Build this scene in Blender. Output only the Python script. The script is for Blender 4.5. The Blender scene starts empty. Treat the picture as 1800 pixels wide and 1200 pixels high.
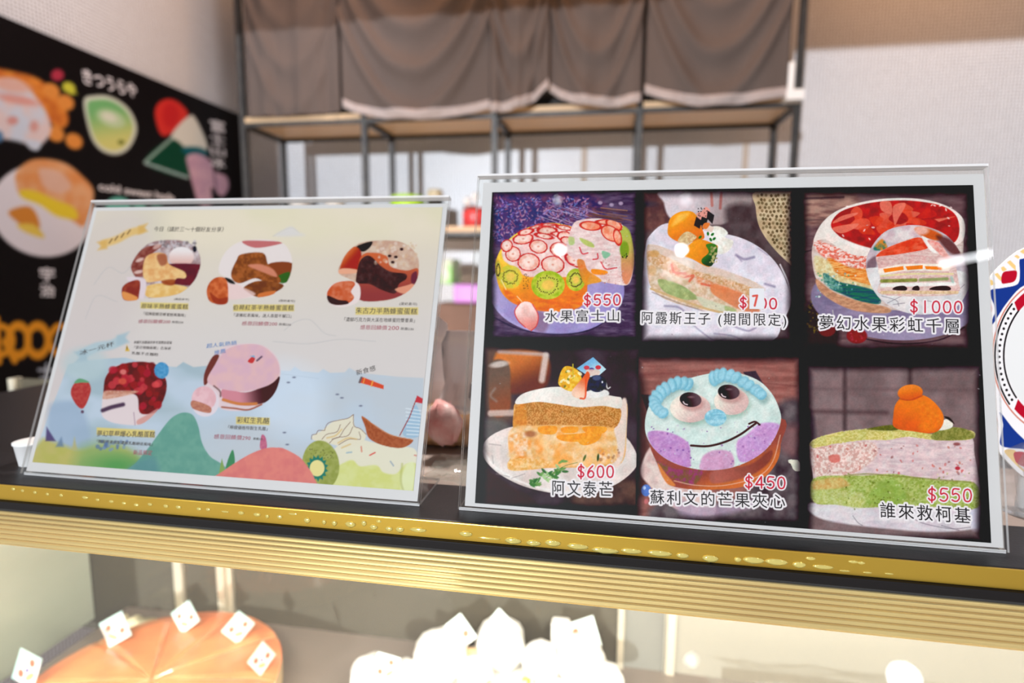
import bpy, bmesh, math, random
import numpy as np
from mathutils import Vector, Matrix
random.seed(7)
rng = np.random.default_rng(7)
SC = bpy.context.scene
COL = SC.collection

# ---------------------------------------------------------------- camera
CAM = np.array([0.0, 0.0, 1.40])
YAW, PITCH, ROLL, FPX = -0.16736, -0.1275, 0.00763, 1000.0

def cam_axes(yaw, pitch, roll):
    f = np.array([math.sin(yaw), math.cos(yaw), 0.0])
    r = np.array([math.cos(yaw), -math.sin(yaw), 0.0])
    u = np.array([0.0, 0.0, 1.0])
    f2 = f*math.cos(pitch) + u*math.sin(pitch)
    u2 = u*math.cos(pitch) - f*math.sin(pitch)
    r3 = r*math.cos(roll) + u2*math.sin(roll)
    u3 = u2*math.cos(roll) - r*math.sin(roll)
    return r3, u3, f2
RX, UX, FX = cam_axes(YAW, PITCH, ROLL)
cd = bpy.data.cameras.new('camera')
cam = bpy.data.objects.new('camera', cd); COL.objects.link(cam)
cam.matrix_world = Matrix(((RX[0], UX[0], -FX[0], CAM[0]), (RX[1], UX[1], -FX[1], CAM[1]), (RX[2], UX[2], -FX[2], CAM[2]), (0, 0, 0, 1)))
cd.sensor_width = 36; cd.lens = FPX/1800*36; cd.clip_start = .01
cd.dof.use_dof = True; cd.dof.focus_distance = .335; cd.dof.aperture_fstop = 20/4.6
SC.camera = cam

def ray(u, v):
    return RX*((u-900)/FPX) - UX*((v-600)/FPX) + FX
def at(u, v, y=None, z=None, x=None):            # pixel -> point on a world plane
    r = ray(u, v)
    k = y/r[1] if y is not None else ((z-CAM[2])/r[2] if z is not None else x/r[0])
    return CAM + r*k
def project(P):                                   # points (...,3) -> pixel arrays
    Q = P - CAM
    d = Q@FX
    return 900 + FPX*(Q@RX)/d, 600 - FPX*(Q@UX)/d

# ---------------------------------------------------------------- world, lights, exposure
SC.view_settings.view_transform = 'Standard'; SC.view_settings.look = 'None'
SC.view_settings.exposure = 0; SC.view_settings.gamma = 1
SC.view_settings.use_curve_mapping = False
w = bpy.data.worlds.new('world'); SC.world = w; w.use_nodes = True
w.node_tree.nodes['Background'].inputs[0].default_value = (1.0, .96, .96, 1)
w.node_tree.nodes['Background'].inputs[1].default_value = .28

XLW = -1.755
def light(name, kind, loc, energy, color=(1, 1, 1), target=None, **kw):
    l = bpy.data.lights.new(name, kind); l.energy = energy; l.color = color
    for k, v in kw.items(): setattr(l, k, v)
    o = bpy.data.objects.new(name, l); COL.objects.link(o); o.location = loc
    if target is not None:
        o.rotation_euler = (Vector(target)-Vector(loc)).to_track_quat('-Z', 'Y').to_euler()
    return o
light('front_light', 'AREA', (-2.7, -9.0, 2.58), 1180, (.86, .925, 1.0), (.2, 2.6, 1.8), shape='DISK', size=.22)
light('warm_lamp', 'AREA', (-.3, 1.75, 2.95), 13, (1, .50, .22), (-.1, 2.6, 2.1), shape='RECTANGLE', size=2.2, size_y=.15)
light('warm_lamp', 'AREA', (1.5, 1.75, 2.95), 4.4, (1, .50, .22), (1.3, 2.6, 2.1), shape='RECTANGLE', size=.8, size_y=.15)
light('case_led', 'AREA', (0, .362, 1.222), 15, (1, .93, .80), (0, .60, .90), shape='RECTANGLE', size=1.3, size_y=.035)
light('wall_fill', 'AREA', (-.75, 1.40, 2.60), 9, (1, .88, .86), (XLW, 1.55, 2.28), shape='DISK', size=.25)  # unseen fill light, added to brighten the upper left wall
light('counter_lamp', 'AREA', (-.12, .78, 2.25), 17, (1, .90, .86), (-.12, .47, 1.25), shape='DISK', size=.12)
light('shelf_fill', 'AREA', (-.55, 1.45, 1.16), 7.5, (1, .72, .50), (-.25, 2.30, 2.0), shape='RECTANGLE', size=1.6, size_y=.10)  # added fill hidden behind the stands; lifts the shelf undersides

# ---------------------------------------------------------------- materials
MATS = {}
def mat(name, color=(.8, .8, .8), rough=.5, metal=0, emit=None, noise=None, bump=None, alpha=None, spec=None, coat=0, build=None, sss=0):
    if name in MATS: return MATS[name]
    m = bpy.data.materials.new(name); m.use_nodes = True; MATS[name] = m
    nt = m.node_tree; b = nt.nodes['Principled BSDF']
    b.inputs['Base Color'].default_value = (*color, 1); b.inputs['Roughness'].default_value = rough
    b.inputs['Metallic'].default_value = metal; b.inputs['Coat Weight'].default_value = coat
    if spec is not None: b.inputs['Specular IOR Level'].default_value = spec
    if sss:
        b.inputs['Subsurface Weight'].default_value = sss; b.inputs['Subsurface Scale'].default_value = .01
    if emit: b.inputs['Emission Color'].default_value = (*emit[0], 1); b.inputs['Emission Strength'].default_value = emit[1]
    tc = nt.nodes.new('ShaderNodeTexCoord')
    if noise:                                     # (colour2, scale[, detail, contrast, stretch])
        c2, sc = noise[0], noise[1]
        mp = nt.nodes.new('ShaderNodeMapping'); mp.inputs['Scale'].default_value = noise[4] if len(noise) > 4 else (1, 1, 1)
        nt.links.new(tc.outputs['Object'], mp.inputs[0])
        n = nt.nodes.new('ShaderNodeTexNoise'); n.inputs['Scale'].default_value = sc; n.inputs['Detail'].default_value = noise[2] if len(noise) > 2 else 4
        r = nt.nodes.new('ShaderNodeValToRGB'); k = noise[3] if len(noise) > 3 else .2
        r.color_ramp.elements[0].position = .5-k; r.color_ramp.elements[0].color = (*color, 1)
        r.color_ramp.elements[1].position = .5+k; r.color_ramp.elements[1].color = (*c2, 1)
        nt.links.new(mp.outputs[0], n.inputs['Vector']); nt.links.new(n.outputs[0], r.inputs[0]); nt.links.new(r.outputs[0], b.inputs['Base Color'])
    if bump:                                      # (scale, strength, distance)
        n = nt.nodes.new('ShaderNodeTexNoise'); n.inputs['Scale'].default_value = bump[0]; n.inputs['Detail'].default_value = 5
        bp = nt.nodes.new('ShaderNodeBump'); bp.inputs['Strength'].default_value = bump[1]; bp.inputs['Distance'].default_value = bump[2]
        nt.links.new(tc.outputs['Object'], n.inputs['Vector']); nt.links.new(n.outputs[0], bp.inputs['Height']); nt.links.new(bp.outputs[0], b.inputs['Normal'])
    if build: build(nt, b, tc)
    return m
def glassy(name, tint=(1, 1, 1), rough=.0, ior=1.35, cover=0.0, cover_color=(.8, .8, .8)):
    """thin clear sheet: see-through with a Fresnel mirror layer, and a little milky cover"""
    if name in MATS: return MATS[name]
    m = bpy.data.materials.new(name); m.use_nodes = True; MATS[name] = m
    nt = m.node_tree; nt.nodes.clear(); N = nt.nodes.new
    out = N('ShaderNodeOutputMaterial'); tr = N('ShaderNodeBsdfTransparent'); gl = N('ShaderNodeBsdfGlossy'); df = N('ShaderNodeBsdfDiffuse')
    fr = N('ShaderNodeLayerWeight'); fr.inputs['Blend'].default_value = .5; pw = N('ShaderNodeMath'); pw.operation = 'POWER'; pw.inputs[1].default_value = 5; ml = N('ShaderNodeMath'); ml.operation = 'MULTIPLY_ADD'; f0 = ((ior-1)/(ior+1))**2; ml.inputs[1].default_value = 1-f0; ml.inputs[2].default_value = f0; mx = N('ShaderNodeMixShader'); m2 = N('ShaderNodeMixShader')
    tr.inputs[0].default_value = (*tint, 1); gl.inputs['Roughness'].default_value = rough; df.inputs[0].default_value = (*cover_color, 1)
    m2.inputs[0].default_value = cover
    L = nt.links.new
    L(tr.outputs[0], m2.inputs[1]); L(df.outputs[0], m2.inputs[2]); L(fr.outputs['Facing'], pw.inputs[0]); L(pw.outputs[0], ml.inputs[0]); L(ml.outputs[0], mx.inputs[0]); L(m2.outputs[0], mx.inputs[1]); L(gl.outputs[0], mx.inputs[2]); L(mx.outputs[0], out.inputs[0])
    return m

# ---------------------------------------------------------------- object helpers
def link(name, me, m=None, parent=None):
    o = bpy.data.objects.new(name, me); COL.objects.link(o)
    if m is not None:
        for q in (m if isinstance(m, (list, tuple)) else [m]): o.data.materials.append(q)
    if parent is not None:                        # geometry is given in world coordinates; the part still moves with its thing
        o.parent = parent
        if parent.type == 'EMPTY':
            o.matrix_parent_inverse = (Matrix.Translation(parent.location) @ parent.rotation_euler.to_matrix().to_4x4()).inverted()
    return o
def thing(name, label, cat, loc=(0, 0, 0), group=None, rotz=0):
    o = bpy.data.objects.new(name, None); COL.objects.link(o); o.location = loc; o.rotation_euler.z = rotz
    o.empty_display_size = .02; o['label'] = label; o['category'] = cat
    if group: o['group'] = group
    return o
def tag(o, label, cat, group=None, kind=None):
    o['label'] = label; o['category'] = cat
    if group: o['group'] = group
    if kind: o['kind'] = kind
    return o
def mesh(name, V, Fc, m, parent=None, smooth=False, off=(0, 0, 0)):
    me = bpy.data.meshes.new(name); V = [tuple(np.array(v, float)-np.array(off, float)) for v in V]
    me.from_pydata(V, [], Fc); me.update()
    if smooth: me.polygons.foreach_set('use_smooth', [True]*len(me.polygons))
    return link(name, me, m, parent)
def bmobj(name, bm, m, parent=None, smooth=False):
    me = bpy.data.meshes.new(name); bmesh.ops.recalc_face_normals(bm, faces=bm.faces[:]); bm.to_mesh(me); bm.free()
    if smooth: me.polygons.foreach_set('use_smooth', [True]*len(me.polygons))
    return link(name, me, m, parent)
def box(bm, a, b, bevel=0, mi=0, M=None):
    r = bmesh.ops.create_cube(bm, size=1)['verts']
    for v in r:
        v.co = Vector([(a[i]+b[i])/2 + v.co[i]*(b[i]-a[i]) for i in range(3)])
    if M is not None: bmesh.ops.transform(bm, matrix=M, verts=r)
    fs = list({f for v in r for f in v.link_faces})
    for f in fs: f.material_index = mi
    if bevel:
        es = list({e for v in r for e in v.link_edges})
        bmesh.ops.bevel(bm, geom=es, offset=bevel, segments=2, affect='EDGES', profile=.6)
def boxo(name, a, b, m, parent=None, bevel=0, smooth=False, M=None):
    bm = bmesh.new(); box(bm, a, b, bevel, M=M); return bmobj(name, bm, m, parent, smooth)
def tube(bm, pts, rad, n=10):
    pts = [Vector(p) for p in pts]; rs = rad if isinstance(rad, (list, tuple)) else [rad]*len(pts)
    rings = []
    for i, p in enumerate(pts):
        d = (pts[min(i+1, len(pts)-1)]-pts[max(i-1, 0)]).normalized()
        a = d.orthogonal().normalized() if not rings else (prev-d*prev.dot(d)).normalized()
        prev = a; b = d.cross(a)
        rings.append([bm.verts.new(p+(a*math.cos(t)+b*math.sin(t))*rs[i]) for t in [2*math.pi*k/n for k in range(n)]])
    for i in range(len(rings)-1):
        for k in range(n): bm.faces.new((rings[i][k], rings[i][(k+1) % n], rings[i+1][(k+1) % n], rings[i+1][k]))
    bm.faces.new(rings[0]); bm.faces.new(rings[-1][::-1])
def lathe(bm, prof, n=32, c=(0, 0, 0), fn=None):
    rings = []
    for r, z in prof:
        rings.append([bm.verts.new((c[0]+(r*(fn(t, z) if fn else 1))*math.cos(t), c[1]+(r*(fn(t, z) if fn else 1))*math.sin(t), c[2]+z)) for t in [2*math.pi*k/n for k in range(n)]])
    for i in range(len(rings)-1):
        for k in range(n): bm.faces.new((rings[i][k], rings[i][(k+1) % n], rings[i+1][(k+1) % n], rings[i+1][k]))
    bm.faces.new(rings[0][::-1]); bm.faces.new(rings[-1])
def gridmesh(name, fn, nu, nv, m, parent=None, smooth=True, thick=0):
    V = [fn(i/(nu-1), j/(nv-1)) for j in range(nv) for i in range(nu)]
    Fc = [(j*nu+i, j*nu+i+1, (j+1)*nu+i+1, (j+1)*nu+i) for j in range(nv-1) for i in range(nu-1)]
    o = mesh(name, V, Fc, m, parent, smooth)
    if thick:
        md = o.modifiers.new('t', 'SOLIDIFY'); md.thickness = thick; md.offset = 0
    return o
# ================================================================ print engine: flat printed artwork as colours on a fine sheet
NT = rng.random((256, 256)).astype(np.float32)
def vnoise(x, y):
    xi = np.floor(x).astype(int); yi = np.floor(y).astype(int); fx = x-xi; fy = y-yi
    fx = fx*fx*(3-2*fx); fy = fy*fy*(3-2*fy)
    a = NT[yi & 255, xi & 255]; b = NT[yi & 255, (xi+1) & 255]; c = NT[(yi+1) & 255, xi & 255]; d = NT[(yi+1) & 255, (xi+1) & 255]
    return (a*(1-fx)+b*fx)*(1-fy)+(c*(1-fx)+d*fx)*fy
def fbm(x, y, o=3):
    s = 0; k = .5; t = 0
    for i in range(o):
        s = s+vnoise(x*2**i+17*i, y*2**i+31*i)*k; t += k; k *= .55
    return s/t
def c3(c): return np.array(c, np.float32)/255
def NZ(a, b, sx, sy=None, o=3, k=1.6, ang=0):          # noise mix of two colours; sx, sy: feature size
    sy = sy or sx; ca, sa = math.cos(ang), math.sin(ang)
    def f(x, y):
        n = fbm((x*ca+y*sa)/sx, (-x*sa+y*ca)/sy, o); t = np.clip((n-.5)*k*1.6+.5, 0, 1)[..., None]
        return ev(a, x, y)*(1-t)+ev(b, x, y)*t
    return f
def GR(a, p, b, q):
    def f(x, y):
        dx, dy = q[0]-p[0], q[1]-p[1]; t = np.clip(((x-p[0])*dx+(y-p[1])*dy)/(dx*dx+dy*dy), 0, 1)[..., None]; t = t*t*(3-2*t)
        return ev(a, x, y)*(1-t)+ev(b, x, y)*t
    return f
def ev(c, x, y):
    return c(x, y) if callable(c) else np.broadcast_to(c3(c), x.shape+(3,))
def smooth_poly(p, n=5):
    p = np.array(p, np.float32); m = len(p); out = []
    for i in range(m):
        a, b, c, d = p[(i-1) % m], p[i], p[(i+1) % m], p[(i+2) % m]
        for k in range(n):
            t = k/n
            out.append(.5*((2*b)+(-a+c)*t+(2*a-5*b+4*c-d)*t*t+(-a+3*b-3*c+d)*t**3))
    return np.array(out)
class Canvas:
    def __init__(s, PX, PY):
        s.X, s.Y = PX.astype(np.float32), PY.astype(np.float32); s.C = np.zeros(PX.shape+(3,), np.float32)
        s.cx = (PX.min(0), PX.max(0)); s.cy = (PY.min(1), PY.max(1)); s.fr(0, 0, 1)
    def fr(s, ox, oy, k): s.ox, s.oy, s.k = ox, oy, k; return s
    def sub(s, x0, y0, x1, y1):                       # slices that cover a frame-space box
        X0, X1, Y0, Y1 = s.ox+x0/s.k, s.ox+x1/s.k, s.oy+y0/s.k, s.oy+y1/s.k
        c = np.where((s.cx[1] >= X0) & (s.cx[0] <= X1))[0]; r = np.where((s.cy[1] >= Y0) & (s.cy[0] <= Y1))[0]
        if len(c) == 0 or len(r) == 0: return None
        sl = (slice(r[0], r[-1]+1), slice(c[0], c[-1]+1))
        return sl, (s.X[sl]-s.ox)*s.k, (s.Y[sl]-s.oy)*s.k
    def put(s, sl, m, x, y, col, a):
        m = (np.clip(m, 0, 1)*a)[..., None]; s.C[sl] = s.C[sl]*(1-m)+ev(col, x, y)*m
    def fill(s, col, a=1): s.put((slice(None), slice(None)), np.ones(s.X.shape), (s.X-s.ox)*s.k, (s.Y-s.oy)*s.k, col, a)
    def P(s, pts, col, soft=4, a=1, sm=True, rough=0, clip=None):
        q = smooth_poly(pts) if sm and len(pts) > 3 else np.array(pts, np.float32)
        g = soft+rough+2; R = s.sub(q[:, 0].min()-g, q[:, 1].min()-g, q[:, 0].max()+g, q[:, 1].max()+g)
        if R is None: return s
        sl, x, y = R
        d = s.sd(q, x, y)
        if rough: d = d+(fbm(x/9, y/9, 2)-.5)*2*rough
        m = .5-d/max(soft, .5)
        if clip is not None: m = np.minimum(np.clip(m, 0, 1), np.clip(.5-s.sd(smooth_poly(clip), x, y)/4, 0, 1))
        s.put(sl, m, x, y, col, a); return s
    def sd(s, q, x, y):
        d = np.full(x.shape, 1e9, np.float32); ins = np.zeros(x.shape, bool); n = len(q)
        for i in range(n):
            x0, y0 = q[i]; x1, y1 = q[(i+1) % n]; ex, ey = x1-x0, y1-y0; L = ex*ex+ey*ey
            if L < 1e-9: continue
            t = np.clip(((x-x0)*ex+(y-y0)*ey)/L, 0, 1)
            d = np.minimum(d, (x-x0-ex*t)**2+(y-y0-ey*t)**2)
            if y0 != y1: ins ^= ((y0 > y) != (y1 > y)) & (x < (x1-x0)*(y-y0)/(y1-y0)+x0)
        d = np.sqrt(d); return np.where(ins, -d, d)
    def E(s, cx, cy, rx, ry, col, soft=4, a=1, rot=0, ring=0, clip=None, rough=0):
        r = max(rx, ry)+soft+ring+rough; R = s.sub(cx-r, cy-r, cx+r, cy+r)
        if R is None: return s
        sl, x, y = R; ca, sa = math.cos(rot), math.sin(rot); u = ((x-cx)*ca+(y-cy)*sa)/rx; v = (-(x-cx)*sa+(y-cy)*ca)/ry
        d = (np.sqrt(u*u+v*v)-1)*min(rx, ry)
        if rough: d = d+(fbm(x/9, y/9, 2)-.5)*2*rough
        if ring: d = np.abs(d)-ring/2
        m = np.clip(.5-d/max(soft, .5), 0, 1)
        if clip is not None: m = np.minimum(m, np.clip(.5-s.sd(smooth_poly(clip), x, y)/4, 0, 1))
        s.put(sl, m, x, y, col, a); return s
    def L(s, pts, w, col, soft=3, a=1, sm=False):
        q = np.array(pts, np.float32)
        if sm and len(pts) > 2:
            qq = np.vstack([2*q[0]-q[1], q, 2*q[-1]-q[-2]]); out = []
            for i in range(1, len(qq)-2):
                A, B, C, D = qq[i-1:i+3]
                for k in range(6):
                    t = k/6; out.append(.5*((2*B)+(-A+C)*t+(2*A-5*B+4*C-D)*t*t+(-A+3*B-3*C+D)*t**3))
            q = np.array(out+[q[-1]], np.float32)
        g = w+soft; R = s.sub(q[:, 0].min()-g, q[:, 1].min()-g, q[:, 0].max()+g, q[:, 1].max()+g)
        if R is None: return s
        sl, x, y = R; d = np.full(x.shape, 1e9, np.float32)
        for i in range(len(q)-1):
            x0, y0 = q[i]; ex, ey = q[i+1]-q[i]; t = np.clip(((x-x0)*ex+(y-y0)*ey)/(ex*ex+ey*ey+1e-9), 0, 1)
            d = np.minimum(d, (x-x0-ex*t)**2+(y-y0-ey*t)**2)
        s.put(sl, .5-(np.sqrt(d)-w/2)/max(soft, .5), x, y, col, a); return s
    def segs(s, S, w, col, soft=1.2, a=1):
        R = s.sub(S[:, [0, 2]].min()-w, S[:, [1, 3]].min()-w, S[:, [0, 2]].max()+w, S[:, [1, 3]].max()+w)
        if R is None: return s
        sl, x, y = R; d = np.full(x.shape, 1e9, np.float32)
        for x0, y0, x1, y1 in S:
            c = np.where((x[0] > min(x0, x1)-w-14) & (x[0] < max(x0, x1)+w+14))[0]
            if len(c) == 0: continue
            k = slice(c[0], c[-1]+1); ex, ey = x1-x0, y1-y0; t = np.clip(((x[:, k]-x0)*ex+(y[:, k]-y0)*ey)/(ex*ex+ey*ey+1e-9), 0, 1)
            d[:, k] = np.minimum(d[:, k], (x[:, k]-x0-ex*t)**2+(y[:, k]-y0-ey*t)**2)
        s.put(sl, .5-(np.sqrt(d)-w/2)/soft, x, y, col, a); return s
    def dots(s, n, x0, y0, x1, y1, r0, r1, cols, soft=2, a=1, asp=1, rot=None, inside=None):
        q = smooth_poly(inside) if inside is not None else None
        for i in range(n):
            x, y = random.uniform(x0, x1), random.uniform(y0, y1)
            if q is not None and s.sd(q, np.array([x]), np.array([y]))[0] > 0: continue
            r = random.uniform(r0, r1)
            s.E(x, y, r*asp, r, random.choice(cols), soft, a, rot if rot is not None else random.uniform(0, 3.1))
        return s
def lin(c):
    return np.where(c <= .04045, c/12.92, ((np.clip(c, 0, 1)+.055)/1.055)**2.4)

def print_material(name, gain, rough=.45):
    def b(nt, bs, tc):
        at_ = nt.nodes.new('ShaderNodeVertexColor'); at_.layer_name = 'ink'
        nt.links.new(at_.outputs[0], bs.inputs['Base Color'])
    return mat(name, rough=rough, build=b, spec=.08)
class Sheet:
    """a flat rectangle in the world: origin O (bottom left), unit axes ex, ey, normal n towards the viewer"""
    def __init__(s, O, ex, ey):
        s.O, s.ex, s.ey = map(lambda v: np.array(v, float), (O, ex, ey)); s.n = np.cross(s.ex, s.ey)
    def uv(s, u, v):
        r = ray(u, v); k = ((s.O-CAM)@s.n)/(r@s.n); p = CAM+r*k-s.O; return np.array([p@s.ex, p@s.ey])
    def pt(s, a, b, h=0): return s.O+s.ex*a+s.ey*b+s.n*h
    def grid(s, name, u0, v0, u1, v1, nu, nv, h, paint, m, parent, gain=1.0, floor=0.0, clip=None):
        U, V = np.meshgrid(np.linspace(u0, u1, nu), np.linspace(v0, v1, nv))
        W = s.O+U[..., None]*s.ex+V[..., None]*s.ey+h*s.n
        c = Canvas(*project(W)); paint(c)
        me = bpy.data.meshes.new(name); N = nu*nv; me.vertices.add(N)
        me.vertices.foreach_set('co', W.reshape(-1).astype(np.float32))
        i = (np.arange(nv-1)[:, None]*nu+np.arange(nu-1)).reshape(-1); q = np.stack([i, i+1, i+nu+1, i+nu], 1).astype(np.int32)
        if clip is not None: q = q[(c.sd(np.array(clip, np.float32), c.X, c.Y).reshape(-1)[q] < 0).all(1)]
        me.loops.add(q.size); me.loops.foreach_set('vertex_index', q.reshape(-1))
        me.polygons.add(len(q)); me.polygons.foreach_set('loop_start', np.arange(0, q.size, 4, dtype=np.int32))
        me.update(calc_edges=True)
        A = me.color_attributes.new('ink', 'FLOAT_COLOR', 'POINT'); C = np.ones((N, 4), np.float32)
        C[:, :3] = np.clip((lin(c.C)-floor)*gain, .002, .93).reshape(-1, 3); A.data.foreach_set('color', C.reshape(-1))
        return link(name, me, m, parent)
    def text(s, name, body, p0, p1, h, m, parent, z=.0004, bold=0, spacing=1.0, shear=0, outline=None, om=None):
        """lettering that fills the strip from p0 to p1 (photo-side ends of its foot line), h tall"""
        def make(off, zz, mm, nm):
            cu = bpy.data.curves.new('t', 'FONT'); cu.body = body; cu.size = 1; cu.space_character = spacing; cu.offset = off; cu.resolution_u = 3; cu.shear = shear
            o = bpy.data.objects.new('t', cu); COL.objects.link(o); bpy.context.view_layer.update()
            me = bpy.data.meshes.new_from_object(o.evaluated_get(bpy.context.evaluated_depsgraph_get())); bpy.data.objects.remove(o)
            return me
        base = make(0, z, m, name); n = len(base.vertices); co = np.empty(n*3, np.float32); base.vertices.foreach_get('co', co); co = co.reshape(-1, 3)
        lo, hi = co.min(0), co.max(0)
        a, b = s.uv(*p0), s.uv(*p1); t = s.uv(p0[0], p0[1]-h); H = abs(t[1]-a[1]); d = b-a; pr = np.array([-d[1], d[0]])/np.linalg.norm(d)
        def place(me, zz, nm, mm):
            n = len(me.vertices); c = np.empty(n*3, np.float32); me.vertices.foreach_get('co', c); c = c.reshape(-1, 3)
            fx = (c[:, 0]-lo[0])/(hi[0]-lo[0]); fy = (c[:, 1]-lo[1])/(hi[1]-lo[1])
            Q = a+fx[:, None]*d+fy[:, None]*H*pr
            W = s.O+Q[:, :1]*s.ex+Q[:, 1:]*s.ey+s.n*zz
            me.vertices.foreach_set('co', W.reshape(-1).astype(np.float32)); me.update(); me.materials.clear()
            return link(nm, me, mm, parent)
        o = place(make(bold, z, m, name) if bold else base, z, name, m)
        if outline is not None:                       # white halo of the print: kept as line pieces for the artwork under the lettering
            me = o.data; cnt = {}
            for p in me.polygons:
                for e in p.edge_keys: cnt[e] = cnt.get(e, 0)+1
            co = np.array([v.co for v in me.vertices]); X, Y = project(co)
            outline.append((np.array([(X[i], Y[i], X[j], Y[j]) for (i, j), n_ in cnt.items() if n_ == 1], np.float32), om))
        return o
STROKES = {  # hand-drawn figures on a unit box (x right, y up)
 '$': [[(.82, .80), (.6, .92), (.3, .88), (.18, .70), (.35, .55), (.65, .45), (.82, .28), (.68, .1), (.35, .06), (.15, .2)], [(.5, 1.08), (.48, -.1)]],
 '0': [[(.5, .97), (.24, .86), (.12, .5), (.24, .12), (.5, .02), (.76, .12), (.88, .5), (.76, .86), (.5, .97)]],
 '1': [[(.5, .97), (.5, .02)]],
 '4': [[(.7, .02), (.68, .97), (.08, .3), (.93, .3)]],
 '5': [[(.84, .95), (.28, .95), (.2, .55), (.5, .62), (.8, .5), (.86, .25), (.66, .05), (.4, .02), (.14, .12)]],
 '6': [[(.74, .97), (.35, .7), (.15, .38), (.2, .1), (.5, .01), (.8, .12), (.84, .36), (.62, .55), (.35, .5), (.17, .32)]],
 '7': [[(.15, .93), (.82, .95), (.42, .02)]]}
def cr(p, k=4):
    q = np.array(p, float); qq = np.vstack([2*q[0]-q[1], q, 2*q[-1]-q[-2]]); out = []
    for i in range(1, len(qq)-2):
        A, B, C, D = qq[i-1:i+3]
        for j in range(k):
            t = j/k; out.append(.5*((2*B)+(-A+C)*t+(2*A-5*B+4*C-D)*t*t+(-A+3*B-3*C+D)*t**3))
    return out+[q[-1]]
def figures(body, p0, p1, h, ink, wd=2.6, ow=7.6, gap=.16, halo=True):
    """hand-drawn price figures as line pieces (photo-side coordinates on the sheet)"""
    a, b = np.array(p0, float), np.array(p1, float); d = b-a; n = len(body); up = np.array([0, -h]); S = []
    for i, ch in enumerate(body):
        for st in STROKES[ch]:
            q = [a+((i+gap/2+x*(1-gap))/n)*d+y*up for x, y in (cr(st) if ch not in '147' else st)]
            S += [(*q[k], *q[k+1]) for k in range(len(q)-1)]
    S = np.array(S, np.float32); return ([(S, ow, (236, 226, 226))] if halo else [])+[(S, wd, ink)]
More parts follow.
